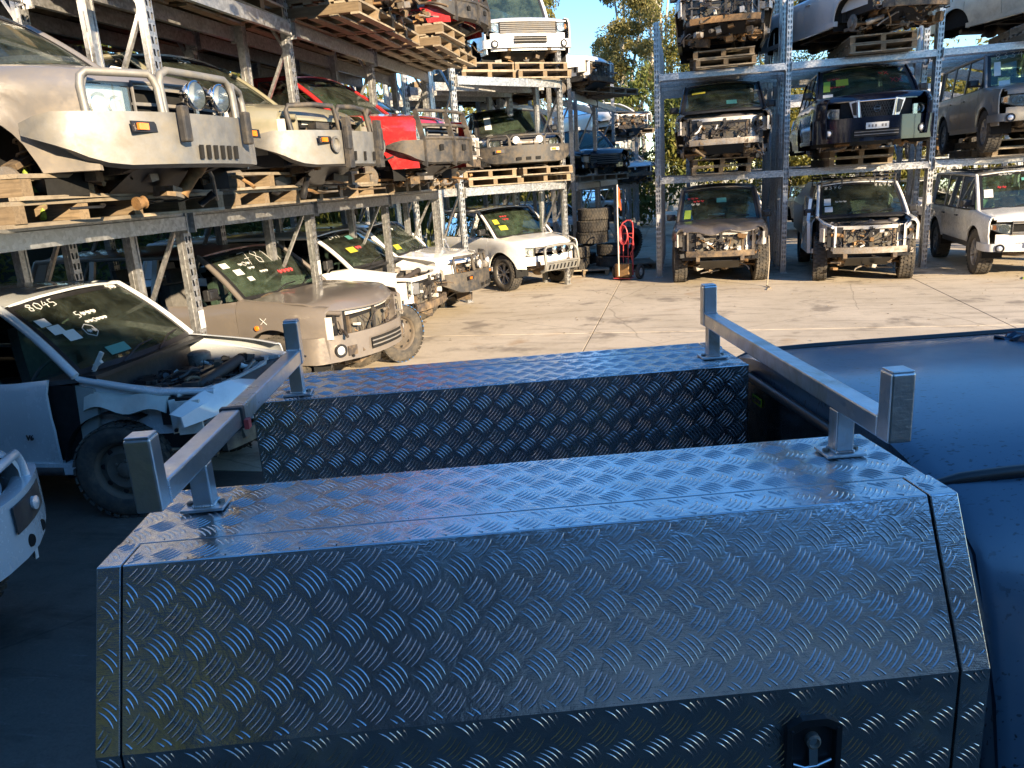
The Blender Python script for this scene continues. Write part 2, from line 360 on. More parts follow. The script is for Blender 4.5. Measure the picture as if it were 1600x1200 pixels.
# ================================================================ SETTING
gnd = MB(); gnd.box(-400, 400, -120, 700, -.3, -.05)
gnd = gnd.build('ground', M['soil'], kind='structure')
yard = MB(); yard.box(-40, 45, -20, 75, -.049, -.03)
yard = yard.build('concrete_yard', M['soil'], kind='structure')
xs = [-40, -23.7, -18.1, -12.5, -6.9, -1.32, 4.28, 9.9, 15.5, 21.1, 45]; ys = [-20, -6, 0, 5.6, 11.3, 17.6, 24, 30.4, 37, 44, 75]
for i in range(len(xs)-1):
    for j in range(len(ys)-1):
        b = MB(); gp = .007
        n = 1
        b.box(xs[i]+gp, xs[i+1]-gp, ys[j]+gp, ys[j+1]-gp, -.028, 0)
        b.build('concrete_slab', M['shadeyard'] if ys[j+1] < 6 and xs[i+1] < 12 else M['concrete'], yard, bevel=.004)
# ---------------------------------------------------------------- rack runs
PITCHC = .10
def column_mesh(h, nm):
    """omega section upright, face toward -y (front), two rows of slots punched through the face"""
    b = MB(); w = .05; dp = .085; t = .003
    n = int(h/PITCHC); xs_ = [-w, -.041, -.008, .008, .041, w]
    for k in range(n):
        z0 = k*PITCHC; zs = [z0, z0+.022, z0+.080, z0+PITCHC]
        for c in range(5):
            for r in range(3):
                if c in (1, 3) and r == 1:
                    s = .003 if c == 1 else -.003   # slanted slot: leave slivers
                    x0, x1 = xs_[c], xs_[c+1]
                    b.add([(x0,0,zs[1]),(x0+.004+s,0,zs[1]),(x0+.004-s,0,zs[2]),(x0,0,zs[2])], [(0,1,2,3)])
                    b.add([(x1-.004+s,0,zs[1]),(x1,0,zs[1]),(x1,0,zs[2]),(x1-.004-s,0,zs[2])], [(0,1,2,3)])
                    continue
                b.add([(xs_[c],0,zs[r]),(xs_[c+1],0,zs[r]),(xs_[c+1],0,zs[r+1]),(xs_[c],0,zs[r+1])], [(0,1,2,3)])
    for s in (-1, 1):
        b.box(s*w-(.002 if s > 0 else 0), s*w+(.002 if s < 0 else 0), 0.001, dp, 0, h)
        b.add([(-w, dp-.004, 0), (w, dp-.004, 0), (w, dp-.004, h), (-w, dp-.004, h)], [(0,1,2,3)]) if s > 0 else None  # added back plate blocks light inside so the slots look dark
        b.box(min(s*w, s*(w-.022)), max(s*w, s*(w-.022)), dp, dp+t, 0, h)
        # rolled ribs on the side
        b.box(s*w-.006 if s > 0 else s*w-.004, s*w+.004 if s > 0 else s*w+.006, .035, .05, 0, h)
    b.box(-.08, .08, -.03, dp+.03, 0, .008)
    return b.mesh(nm, M['galv'])
def beam_mesh(L_, h=.15):
    b = MB(); t = .05; e = .06
    # box beam with a stepped front lip
    b.prism([(e, -.055, -h), (e, -.055, -.03), (e, -.042, -.024), (e, -.042, 0), (e, 0.0, 0), (e, 0.0, -h)], (L_-2*e, 0, 0))
    for s in (0, L_):
        d = 1 if s == 0 else -1
        b.box(min(s+d*.052, s+d*.066), max(s+d*.052, s+d*.066), -.06, .012, -h-.03, .02)
    return b.mesh('beam', M['galv'])
BM = {}
def rack(label, origin, ang, bays, levels, depths, top, tops=None, group='galvanised car racks', braces=True, bh=.15, extra_bh=None):
    r = thing('pallet_rack', label, 'storage rack', (origin[0], origin[1], 0), ang, group)
    s = 0; pos = [0]
    for b_ in bays: s += b_; pos.append(s)
    for i, p in enumerate(pos):
        h = tops[i] if tops else top
        for k, d in enumerate(depths):
            key = ('c', round(h, 1))
            if key not in BM: BM[key] = column_mesh(h, 'column')
            link('column', BM[key], r, (p, d+(0 if k % 2 == 0 else 0), 0), (0, 0, 0 if k % 2 == 0 else math.pi))
        if braces:
            for k in range(0, len(depths)-1, 2):
                d0, d1 = depths[k]+.09, depths[k+1]-.09; z = .35; fl = 0; bb = MB()
                while z+.9 < h:
                    a = (p, d0 if fl == 0 else d1, z); c = (p, d1 if fl == 0 else d0, z+.85)
                    bb.bar(a, c, .035, .035, (1,0,0)); 
                    z += .9; fl ^= 1
                bb.bar((p, d0, .3), (p, d1, .3), .03, .03, (1,0,0)); bb.bar((p, d0, h-.15), (p, d1, h-.15), .03, .03, (1,0,0))
                key = ('b', round(h,1), round(d0,2), round(d1,2))
                if key not in BM:
                    for q in range(len(bb.v)): bb.v[q] = (bb.v[q][0]-p, bb.v[q][1], bb.v[q][2])
                    BM[key] = bb.mesh('brace', M['galv'])
                link('brace', BM[key], r, (p, 0, 0))
    for i, L_ in enumerate(bays):
        for z in levels:
            for k, d in enumerate(depths):
                key = ('m', round(L_, 2), bh)
                if key not in BM: BM[key] = beam_mesh(L_, bh)
                if k % 2 == 0: link('beam', BM[key], r, (pos[i], d, z))
                else: link('beam', BM[key], r, (pos[i]+L_, d, z), (0,0,math.pi))
    return r
# left run faces +X: local +x runs along world -Y, depth (+y local) along world -X.  ang = 90deg: x->+Y, y->-X
rack('long rack along the left side of the aisle stacked with wrecked four wheel drives', (-4.45, -1.25), R_(90), [2.55]*6,
     [2.19, 4.22], [0, .66, 1.25, 1.92, 2.9, 3.6], 6.4)
rack('angled corner rack above the white utility with the nudge bar', (-4.1, 14.57), math.atan2(2.13, 1.65), [2.72], [2.19, 4.2], [0, .8, 1.6, 2.4, 3.6, 4.4], 6.4, tops=[6.4, 5.05])
rack('wide rack with three bays facing the camera on the right side', (-.5, 17.3), 0, [2.6, 2.75, 2.9, 2.9], [2.13, 4.2], [0, .25, .9, 1.5, 2.4, 3.6, 4.4], 6.4, tops=[5.2, 6.4, 6.4, 6.4, 6.4], bh=.13)
rack('dark blue shaded rack frame standing behind the stacked tyres', (-2.55, 19.3), R_(84), [2.7, 2.7], [2.1, 4.2], [0, .6, 1.8, 2.4], 4.9)
rack('low far rack at the end of the aisle under the gum trees', (-3.5, 28.0), R_(12), [2.0], [1.9, 3.55], [0, .8, 1.8, 2.6, 3.6], 3.9, tops=[3.9, 3.9])
rack('second far rack behind the first at the end of the aisle', (-7.2, 35.5), R_(14), [2.6, 2.6], [2.0, 4.0], [0, .8, 1.8, 2.6], 4.6)
rack('sunlit rack seen through the gaps behind the right rack', (.2, 25.5), 0, [2.8, 2.8, 2.8, 2.8], [2.13, 4.2], [0, .9, 2.4, 3.4], 4.6)
# ---------------------------------------------------------------- pallets (1.17 square, boards run along local x)
def bev_board(L_, w, h):
    b = MB(); c = .003
    pr = [(-w/2, 0), (w/2, 0), (w/2, h-c), (w/2-c, h), (-w/2+c, h), (-w/2, h-c)]
    b.prism([(-L_/2, y, z) for y, z in pr], (L_, 0, 0)); return b.mesh('board', M['wood'])
MT = bev_board(1.17, .125, .026); MBT = bev_board(1.17, .11, .024)
bb = MB(); bb.prism([(-.585,-.045,0),(-.585,.045,0),(-.585,.045,.105),(-.585,-.045,.105)], (1.17,0,0)); MBR = bb.mesh('bearer', M['bearer'])
prnd = random.Random(3)
def pallet(loc, rz, label, group='wooden pallets under the wrecks', s=1):
    p = thing('wooden_pallet', label, 'pallet', loc, rz, group)
    for i in range(7):
        if 0 < i < 6 and prnd.random() < .08: continue
        link('board', MT, p, (prnd.uniform(-.012,.012), -.527+i*.1757, .129), (0,0,prnd.uniform(-.01,.01)))
    for i in range(3): link('bearer', MBR, p, (-.54+i*.54, prnd.uniform(-.01,.01), .024), (0,0,R_(90)))
    for y in (-.53, -.27, 0, .27, .53): link('board', MBT, p, (prnd.uniform(-.012,.012), y, 0), (0,0,prnd.uniform(-.008,.008)))
    return p
POS = ['first', 'second', 'third', 'fourth', 'fifth', 'sixth', 'seventh', 'eighth', 'ninth', 'tenth']
# ---------------------------------------------------------------- added unseen shed, height set to shade the front of the yard
sh = thing('shade_shed', 'added unseen blue grey shed behind the photographer, shaped to shade the yard front', 'shed', (0, -6.3, 0))
b = MB(); b.box(-24, 20, -5, 0, 0, 6.4); b.build('wall', M['shed'], sh)
b = MB()
for i in range(220):
    x = -24+i*.2; b.box(x, x+.06, .002, .03, .0, 6.38)
b.build('wall_rib', M['shed'], sh, kind='stuff')
b = MB(); b.box(-24.3, 20.3, -5.4, .35, 6.4, 6.52); b.build('roof', M['galv'], sh)
# ================================================================ VEHICLES
def W3(s, *a):  # transform helper
    return s
DIG = {'0':[[(.5,1),(.1,.8),(.05,.3),(.4,0),(.85,.2),(.9,.75),(.5,1)]], '1':[[(.35,.8),(.55,1),(.5,0)]], '2':[[(.05,.8),(.4,1),(.8,.8),(.6,.45),(.05,0),(.9,.05)]],
 '3':[[(.1,.95),(.6,1),(.75,.75),(.35,.55),(.8,.35),(.6,.02),(.05,.1)]], '4':[[(.55,1),(.05,.4),(.9,.42)],[(.7,.75),(.6,0)]], '5':[[(.85,1),(.25,.98),(.15,.55),(.7,.5),(.75,.1),(.1,0)]],
 '6':[[(.7,1),(.2,.6),(.1,.15),(.5,0),(.85,.25),(.5,.5),(.12,.3)]], '7':[[(.05,.95),(.85,1),(.35,0)],[(.25,.5),(.75,.52)]], '8':[[(.8,.9),(.4,1),(.15,.8),(.75,.35),(.6,.02),(.2,.1),(.25,.4),(.8,.75),(.8,.9)]],
 '9':[[(.8,.75),(.5,1),(.12,.75),(.4,.5),(.8,.75),(.7,.3),(.5,0)]], 'x':[[(0,0),(1,1)],[(1,0),(0,1)]], '~':[[(0,.4),(.2,.8),(.35,.2),(.5,.7),(.65,.2),(.8,.7),(1,.4)]], 'o':[[(.5,.9),(.05,.7),(0,.3),(.5,.05),(1,.3),(.95,.7),(.5,.9)]]}
CAR = dict(L=4.9, W=1.84, sill=.46, belt=1.12, zn=.98, cow=-1.22, zc=1.12, wx=-1.95, zr=1.78, rx=-4.5, fa=-.86, ra=-3.75, wr=.38, ar=.45,
           col='silver', hood='ok', front='full', bar=None, wheels=True, kind='wagon', doors=1, lights=True, boxy=0, ant=0, roofcol=None, glass=True)
def arc(cx, cz, r, a0, a1, n): return [(cx+r*math.cos(lerp(a0,a1,i/n)), cz+r*math.sin(lerp(a0,a1,i/n))) for i in range(n+1)]
def make_tyre(wr, w, nm='tyre'):
    b = MB(); ri = wr*.60
    prof = [(ri, -w*.42), (ri+.02, -w*.5), (wr-.035, -w*.5), (wr-.008, -w*.40), (wr-.012, -w*.2), (wr-.012, w*.2), (wr-.008, w*.40), (wr-.035, w*.5), (ri+.02, w*.5), (ri, w*.42)]
    b.lathe(prof, (0,0,0), (0,1,0), 40)
    n = 34
    for k in range(n):
        for j, (y0, y1, ph) in enumerate(((-.47, -.27, 0), (-.24, -.02, .5), (.02, .24, 0), (.27, .47, .5))):
            t = 2*math.pi*(k+ph)/n; dt = math.pi/n*.68
            r0, r1 = wr-.014, wr+.002
            vs = []
            for (r, yy) in ((r0, 0), (r1, 0)):
                for (tt, y) in ((t-dt, y0*w), (t+dt, y0*w+(.012 if j % 2 else -.008)), (t+dt, y1*w), (t-dt, y1*w)):
                    vs.append((r*math.cos(tt), y, r*math.sin(tt)))
            b.add(vs, [(0,1,2,3),(7,6,5,4),(0,4,5,1),(1,5,6,2),(2,6,7,3),(3,7,4,0)])
    return b.mesh(nm, M['rubber'])
def make_rim(wr, w, style='alloy'):
    b = MB(); ri = wr*.62; o = -w*.40
    b.lathe([(ri, o), (ri-.012, o+.004), (ri-.03, o+.03), (ri-.035, w*.35)], (0,0,0), (0,1,0), 32)
    if style == 'alloy':
        for k in range(6):
            t = 2*math.pi*k/6
            for dd in (-.16, .16):
                p = (ri*.94*math.cos(t+dd), o+.02, ri*.94*math.sin(t+dd)); q = (.05*math.cos(t), o+.03, .05*math.sin(t))
                b.bar(p, q, .026, .03, (0,1,0))
    else:
        b.lathe([(ri*.95, o+.05), (ri*.82, o+.055), (ri*.60, o+.02), (.05, o+.045), (0, o+.045)], (0,0,0), (0,1,0), 28)
        b.mat(1)
        for k in range(8):
            t = 2*math.pi*k/8; c = (ri*.74*math.cos(t), o+.036, ri*.74*math.sin(t))
            b.lathe([(.0, 0), (.022, 0)], c, (0,-1,0), 8)
        b.mat(0)
    b.lathe([(.062, o+.05), (.06, o+.015), (.04, o+.003), (0, o+.003)], (0,0,0), (0,1,0), 16)
    for k in range(6):
        t = 2*math.pi*k/6+.3; b.lathe([(.011, 0), (.011, .018), (0, .018)], (.075*math.cos(t), o+.035, .075*math.sin(t)), (0,-1,0), 6)
    b.mat(1); b.lathe([(ri-.03, w*.1), (0, w*.1)], (0,0,0), (0,1,0), 20)
    return b.mesh('rim', [M['rim'] if style == 'alloy' else M['steelrim'], M['dark']])
TY = {}
def wheel(parent, x, y, z, wr, w=.25, style='alloy', steer=0, name='wheel'):
    k = (round(wr,2), style)
    if k not in TY: TY[k] = (make_tyre(wr, w), make_rim(wr, w, style))
    side = -1 if y < 0 else 1
    o = thing_part(name, parent, (x, y, z), (0, rnd.uniform(0, 3), steer+(0 if side < 0 else math.pi)))
    o2 = link('tyre', TY[k][0], o); o3 = link('rim', TY[k][1], o); return o
def thing_part(name, parent, loc, rot=(0,0,0)):
    o = bpy.data.objects.new(name, None); COL.objects.link(o); o.parent = parent; o.location = loc
    o.rotation_mode = 'XYZ'
    o.matrix_local = Matrix.Translation(loc) @ Matrix.Rotation(rot[2], 4, 'Z') @ Matrix.Rotation(rot[1], 4, 'Y'); return o
def junk(b, x0, x1, y0, y1, z0, z1, n, r, mats=(0,1,2,3), wires=6, size=(.03,.13)):
    for _ in range(n):
        b.mat(r.choice(mats)); c = Vector((r.uniform(x0,x1), r.uniform(y0,y1), r.uniform(z0,z1)))
        k = r.random(); s = r.uniform(*size)
        if k < .45:
            M3 = Matrix.Rotation(r.uniform(-.4,.4),3,'Z') @ Matrix.Rotation(r.uniform(-.3,.3),3,'X')
            b.obox(c, M3 @ Vector((s*r.uniform(.4,1.2),0,0)), M3 @ Vector((0,s*r.uniform(.3,1.2),0)), M3 @ Vector((0,0,s*r.uniform(.3,.8))))
        elif k < .75:
            a = Vector((r.uniform(-1,1), r.uniform(-1,1), r.uniform(-.4,.4))).normalized(); rr = s*r.uniform(.25,.7); h = s*r.uniform(.4,1.5)
            b.lathe([(0,-h), (rr,-h), (rr,-h*.3), (rr*.8,-h*.2), (rr*.8,h*.8), (rr,h), (0,h)], c, a, 12)
        else:
            p = [c]; d = Vector((r.uniform(-1,1), r.uniform(-1,1), r.uniform(-.35,.25))).normalized()*s*.8
            for q in range(5): p.append(p[-1]+d); d = d+Vector((r.uniform(-1,1), r.uniform(-1,1), r.uniform(-1,.5)))*s*.4
            b.tube([Vector((v.x, v.y, max(z0, min(v.z, z1+.03)))) for v in p], r.uniform(.008,.019), 7)
    for _ in range(wires):
        b.mat(3 if 3 in mats else mats[0]); p = [Vector((r.uniform(x0,x1), r.uniform(y0,y1), r.uniform(z0,z1)))]
        q = Vector((r.uniform(x0,x1), r.uniform(y0,y1), r.uniform(z0,z1))); sag = r.uniform(-.12,.08); p0 = p[0]
        pts = [p0.lerp(q, t/8)+Vector((r.uniform(-.012,.012), r.uniform(-.012,.012), sag*math.sin(math.pi*t/8)+r.uniform(-.01,.01))) for t in range(9)]
        for v_ in pts: v_.z = max(v_.z, z0)
        b.tube(pts, r.uniform(.004,.009), 5, False)
def JM(): return [M['cplastic'], M['castiron'], M['chassis'], M['wirecol'], M['amberdirt'], M['white_struct'], M['radiator'], M['plastic']]

def vehicle(label, cat, loc, heading, name='wrecked_car', **kw):
    S = dict(CAR); S.update(kw); r = random.Random(kw.get('seed', 1))
    root = thing(name, label, cat, loc, R_(heading), kw.get('group'))
    if kw.get('tilt'): root.rotation_euler = (R_(kw['tilt'][0]), R_(kw['tilt'][1]), R_(heading))
    body = S['paint']; L, W = S['L'], S['W']; H = W/2
    sill, belt, zn, cow, zc, wx, zr, rx = (S[k] for k in ('sill','belt','zn','cow','zc','wx','zr','rx'))
    fa, ra, wr, ar = S['fa'], S['ra'], S['wr'], S['ar']
    bx = S['boxy']; nr = .21*(1-bx)
    def hw(x):
        f = 1
        if x > -.6: f -= nr*(1+x/.6)**2
        if x < -L+.5: f -= .07*((-L+.5-x)/.5)**2
        return H*f
    def nosex(y, k=1.0): return -(abs(y)/H)**2.4*(.37-.30*bx)*k
    def zs(x):
        if x > cow: return lerp(zn, zc, min(1, (x/cow))**.75)
        return lerp(zc, belt, min(1, (cow-x)/.5))
    def zl(x):
        z = sill
        for a in (fa, ra):
            d = abs(x-a)
            if d < ar: z = max(z, wr+math.sqrt(ar*ar-d*d)*1.0)
        if S['front'] == 'stripped' and x > fa and not S.get('bumper'): z = max(z, min(wr+ar-.03, zs(x)-.10))
        return z
    def side(x, t):
        z = lerp(zl(x), zs(x), t); tt = (z-sill)/(zs(x)-sill)
        y = hw(x)*(1-.035*(1-tt)**2-(.06-.03*bx)*max(0, (tt-.78)/.22)**2)
        y += .008*math.exp(-((z-.78)/.03)**2)
        for a in (fa, ra):
            d = math.hypot(x-a, z-wr)
            if d < ar+.13: y += .022*max(0, 1-(d-ar)/.13)**.8
        return Vector((x, y, z))
    def panel(x0, x1, s, nz=7, mat=body, name='fender', top=True):
        b = MB(); xsn = [x0]
        n = max(2, int(abs(x1-x0)/.055)); X = [lerp(x0, x1, i/n) for i in range(n+1)]
        for a in (fa, ra):
            for e in (a-ar, a+ar):
                if x1 < e < x0: X += [e+.001, e-.001]
        X = sorted(set(X), reverse=True)
        P = [[Vector((p.x, p.y*s, p.z)) for p in (side(x, j/nz) for j in range(nz+1))] for x in X]
        if top:
            for row, x in zip(P, X):
                p = row[-1]; row.append(Vector((p.x, p.y-s*.03, p.z+.012))); row.append(Vector((p.x, p.y-s*.075, p.z+.018)))
        b.slab(P, lambda p: Vector((0, -s*.022, -.004)))
        return b.build(name, mat, root)
    rw = H*(.80+.06*bx)
    def G(x, s_, s):   # greenhouse side plane
        y = lerp(hw(x)*.93, rw, s_); return Vector((x, s*y, lerp(zs(x)+.012, zr-.055, s_)))
    B1 = lerp(cow, rx, .0)
    bp = S.get('bp', cow-1.25); cp = S.get('cp', bp-1.0); ute = S['kind'] == 'ute'
    cabend = rx-.18 if ute else -L+.12
    # ---- side panels
    for s in (-1, 1):
        miss = S.get('missing', ())
        if not ('fender%d' % s in miss):
            if S.get('fender', 1): panel(-.10 if S['front'] != 'stripped' else S.get('fstart', -.22), min(cow-.02, fa-ar-.01), s, name='fender')
        if S.get('nodoors') is None:
            segs = [(min(cow-.03, fa-ar-.02), bp), (bp-.01, cp if not ute else max(cp, cabend+.05))] if S.get('four', 1) else [(min(cow-.03, fa-ar-.02), bp)]
            for (a, e) in segs:
                if a-e < .3: continue
                d = panel(a, e, s, name='door', top=False)
                if d:
                    hb = MB(); p = side(e+.16, .80); hb.bar((e+.24, s*(p.y+.012), p.z), (e+.08, s*(p.y+.012), p.z), .022, .026, (0,0,1))
                    hb.bar((e+.25, s*(p.y-.01), p.z), (e+.25, s*(p.y+.02), p.z), .02, .02); hb.bar((e+.08, s*(p.y-.01), p.z), (e+.08, s*(p.y+.02), p.z), .02, .02)
                    hb.build('handle', M['cplastic'] if S.get('dkhandle') else body, d)
        qs = segs[-1][1] if S.get('nodoors') is None else cow-.03
        if ute:
            panel(cabend-.04, -L+.03, s, name='tub_side')
            if qs-.01 > cabend+.02: panel(qs-.01, cabend, s, name='cab_corner', top=False)
        else: panel(qs-.01, -L+.03, s, name='quarter_panel', top=False)
        # sill
        b = MB(); b.bar((cow-.05, s*(H-.05), sill-.02), (-L+1.5 if not ute else cabend, s*(H-.05), sill-.02), .08, .09); b.build('sill_panel', M['plastic'] if S.get('dksill') else body, root)
        # pillars and rails
        b = MB()
        A0 = Vector((cow+.02, s*hw(cow)*.90, zc)); A1 = Vector((wx, s*rw, zr-.055)); n = 6
        b.tube([A0.lerp(A1, t/n)+Vector((0,0,.03*math.sin(math.pi*t/n))) for t in range(n+1)], .033, 8)
        rail = [Vector((lerp(wx, rx, t/8), s*rw, zr-.055+.02*math.sin(math.pi*t/8))) for t in range(9)]
        b.tube(rail, .03, 8)
        pill = [bp, cp] if S.get('four', 1) else [bp]
        for px in pill:
            if px > (rx-.1): b.bar(G(px, 0, s), G(px+.03, 1, s), .075, .035, (0,1,0))
        if ute:
            b.tube([G(cabend+.02, 0, s), G(cabend+.06, .5, s), Vector((rx, s*rw, zr-.06))], .045, 8)
        else:
            p0, p1 = G(-L+.14, 0, s), Vector((rx, s*rw, zr-.055)); dx = S.get('dp', .25)
            b.slab([[p0, p1], [p0+Vector((dx,0,0)), p1+Vector((dx*.8,0,0))]], (0,-s*.03,0), False); b.tube([p0, p1], .035, 8)
        b.build('pillar', body if not S.get('dkpillar') else M['cplastic'], root)
        # side glass
        if S['glass'] and not ('glass%d' % s in miss):
            wins = []
            fa0 = G(cow-.10, 0, s); fa1 = Vector((wx-.07, s*rw, zr-.075))
            wins.append((fa0, fa1, G(bp+.05, 0, s), G(bp+.08, .96, s)))
            if S.get('four', 1) and cp < bp: 
                e = max(cp, cabend+.1) if ute else cp
                wins.append((G(bp-.05, 0, s), G(bp-.02, .96, s), G(e+.05, 0, s), G(e+.08, .96, s)))
            if not ute: wins.append((G(cp-.05, 0, s), G(cp-.02, .96, s), G(-L+.4, 0, s), G(rx+.28, .96, s)))
            for wi, (a0, a1, e0, e1) in enumerate(wins):
                if ('win%d%d' % (wi, s)) in miss: continue
                P = [[a0.lerp(a1, j/4)+Vector((0, s*.004, 0)) for j in range(5)], [e0.lerp(e1, j/4)+Vector((0, s*.004, 0)) for j in range(5)]]
                b = MB(); b.slab(P, (0,-s*.004,0), False); b.build('side_window', M['sideglass'], root)
                b = MB()
                for (p, q) in ((a0,a1),(e0,e1),(a0,e0),(a1,e1)): b.tube([p, q], .012, 5)
                b.build('window_seal', M['cplastic'], root)
        # mirror
        if S.get('mirror', 1):
            b = MB(); c = G(cow-.28, .08, s)+Vector((0, s*.12, .07))
            b.obox(c, (.035,-s*.012,0), (.02*0,s*.085,0), (0,0,.065)); b.obox(c+Vector((.03,0,0)), (.02,0,0), (0,s*.065,0), (0,0,.048)); b.bar(c-Vector((0,s*.14,.06)), c-Vector((0,s*.03,.02)), .03, .04)
            b.build('side_mirror', M['cplastic'], root, bevel=.018)
    # ---- roof
    b = MB(); P = []
    nx, ny = 12, 12
    for i in range(nx+1):
        t = i/nx; x = lerp(wx, rx, t); row = []
        for j in range(ny+1):
            u = -1+2*j/ny; cr = .05*(1-abs(u)**3)+(.035 if bx < .5 else .02)*math.sin(math.pi*min(1, t*1.0))
            bow = (.10*(1-u*u) if i == 0 else (.03*(1-u*u) if i == 1 else 0)) - (.06*(1-u*u) if i == nx else 0)
            row.append((x+bow, u*rw, zr-.055+cr+.015*(1-abs(u))))
        P.append(row)
    b.slab(P, (0,0,-.02)); 
    if S.get('ribs'):
        for u in (-.6,-.3,0,.3,.6): b.bar((wx-.25, u*rw, zr+.02), (rx+.2, u*rw, zr+.02), .03, .012)
    roof = b.build('roof', S.get('roofpaint') or body, root)
    if S.get('ant'):
        b = MB(); p = Vector((wx-.12, S['ant'], zr+.03)); b.lathe([(.022,0),(.016,.02),(0,.025)], p, (0,0,1), 10); b.tube([p, p+Vector((-.38, 0, .26))], .004, 5); b.build('antenna', M['cplastic'], root)
    # ---- windscreen
    def WS(u, v):   # u -1..1 across (+ = left), v 0 base 1 top
        y0, y1 = hw(cow)*.90, rw; y = u*lerp(y0, y1, v)
        x = lerp(cow+.02, wx, v)+.10*(1-u*u); z = lerp(zc, zr-.055, v)+.03*math.sin(math.pi*v)+(.04*(1-u*u))*v
        return Vector((x, y, z))
    wn_ = (Vector((zr-zc, 0, wx*-1+cow))).normalized(); wn_ = Vector((abs(wn_.x), 0, abs(wn_.z)))
    if S.get('ws', 1):
        b = MB(); b.slab([[WS(-.95+1.9*i/12, .03+.93*j/8) for j in range(9)] for i in range(13)], (-.004,0,-.003)); w = b.build('windscreen', M['glass'], root)
        b = MB()
        for f0, f1, g0, g1 in ((-.96,.96,.0,.055), (-.96,.96,.92,.985)):
            b.grid([[WS(lerp(f0,f1,i/12), lerp(g0,g1,j))+wn_*.003 for j in (0,1)] for i in range(13)])
        for f0, f1 in ((-.97,-.90), (.90,.97)):
            b.grid([[WS(f, j/8)+wn_*.003 for j in range(9)] for f in (f0, f1)])
        b.build('windscreen_border', M['cplastic'], root)
        def write(txt, u, v, h, col='marker', sp=.75, slant=0, wdt=.0035):
            u = -u
            m_ = MB(); hh = rw*2; vs = math.hypot(zr-zc, wx-cow)
            for ch in txt:
                if ch != ' ':
                    for st in DIG[ch]:
                        pts = []
                        for q in range(len(st)-1):
                            for k in range(3):
                                t = k/3; px = lerp(st[q][0], st[q+1][0], t); py = lerp(st[q][1], st[q+1][1], t); pts.append((px, py))
                        pts.append(st[-1])
                        m_.tube([WS(u-(px*h*.62)*-1/rw if False else u+px*h*.62/rw, v+(py+px*slant)*h/vs+0)+wn_*.007 for px, py in pts], wdt, 4, False)
                u += sp*h/rw
            return m_.build('windscreen_writing', M[col], root)
        for tx in S.get('text', ()): write(*tx)
        for (u, v, du, dv, mt) in S.get('stick', ()):
            u, du = -u, -du
            b = MB(); b.slab([[WS(lerp(u, u+du, i/2), lerp(v, v+dv, j/2))+wn_*.008 for j in range(3)] for i in range(3)], wn_*.001, False); b.build('windscreen_sticker', M[mt], root)
        # wipers
        b = MB()
        for y in (-.45, .12):
            b.tube([WS(y, -.01)+wn_*.02, WS(y+.35, .10)+wn_*.03, WS(y+.62, .12)+wn_*.02], .008, 5)
        b.build('wiper', M['cplastic'], root)
    # cowl
    b = MB(); b.slab([[(cow+.16+.05*(1-u*u), u*H*.86, zc-.01+.02*(1-u*u)) for u in [-1+2*j/8 for j in range(9)]], [(cow+.0+.1*(1-u*u), u*H*.86, zc+.0) for u in [-1+2*j/8 for j in range(9)]]], (0,0,-.03)); b.build('cowl', M['cplastic'], root)
    # ---- cabin
    b = MB(); i0, i1 = cow-.02, (cabend if ute else -L+.12); hy = H-.09
    b.grid([[(i0,-hy,sill),(i0,hy,sill)],[(i1,-hy,sill),(i1,hy,sill)]], False)
    b.grid([[(i0,-hy,sill),(i0,hy,sill)],[(i0,-hy,zc-.04),(i0,hy,zc-.04)]], False)
    b.grid([[(i1,-hy,sill),(i1,hy,sill)],[(i1,-hy,belt),(i1,hy,belt)]], False)
    for s in (-1,1): b.grid([[(i0,s*hy,sill),(i1,s*hy,sill)],[(i0,s*hy,belt-.03),(i1,s*hy,belt-.03)]], False)
    b.build('cabin_lining', M['dark'], root)
    b = MB(); b.slab([[(cow-.0, y, zc-.02) for y in (-hy, 0, hy)], [(cow-.35, y, zc-.05) for y in (-hy, 0, hy)], [(cow-.48, y, zc-.2) for y in (-hy, 0, hy)], [(cow-.4, y, zc-.45) for y in (-hy, 0, hy)]], (.03,0,-.03)); b.build('dashboard', M['dash'], root)
    b = MB(); c = Vector((cow-.55, -.38, zc-.10)); ax = Vector((-.85,0,.5)).normalized(); a1 = Vector((0,1,0)); a2 = ax.cross(a1)
    b.tube([c+(a1*math.cos(t)+a2*math.sin(t))*.18 for t in [2*math.pi*k/20 for k in range(20)]], .014, 6, closed=True); b.bar(c-a1*.17, c+a1*.17, .03, .03); b.tube([c, c-ax*.2], .025, 6); b.build('steering_wheel', M['dash'], root)
    sm = M[S.get('seatmat', 'seat')]
    for sx in ([cow-1.0] + ([cow-1.85] if S.get('four', 1) else [])):
        for sy in (-.38, .38):
            b = MB(); b.slab([[(sx+.25, sy+y, .78) for y in (-.22,.22)], [(sx-.15, sy+y, .76) for y in (-.22,.22)]], (0,0,-.14))
            P = [[(sx-.18-.10*t, sy+y*(1-.25*t*t), .72+.58*t+(0)) for y in (-.23,-.12,0,.12,.23)] for t in (0,.25,.5,.75,1)]; b.slab(P, (-.10,0,0))
            b.slab([[(sx-.28-.02*t, sy+y, 1.33+.16*t) for y in (-.12,0,.12)] for t in (0,.5,1)], (-.07,0,0)); b.build('seat', sm, root)
    # ---- rear end
    b = MB()
    hb = H*.9
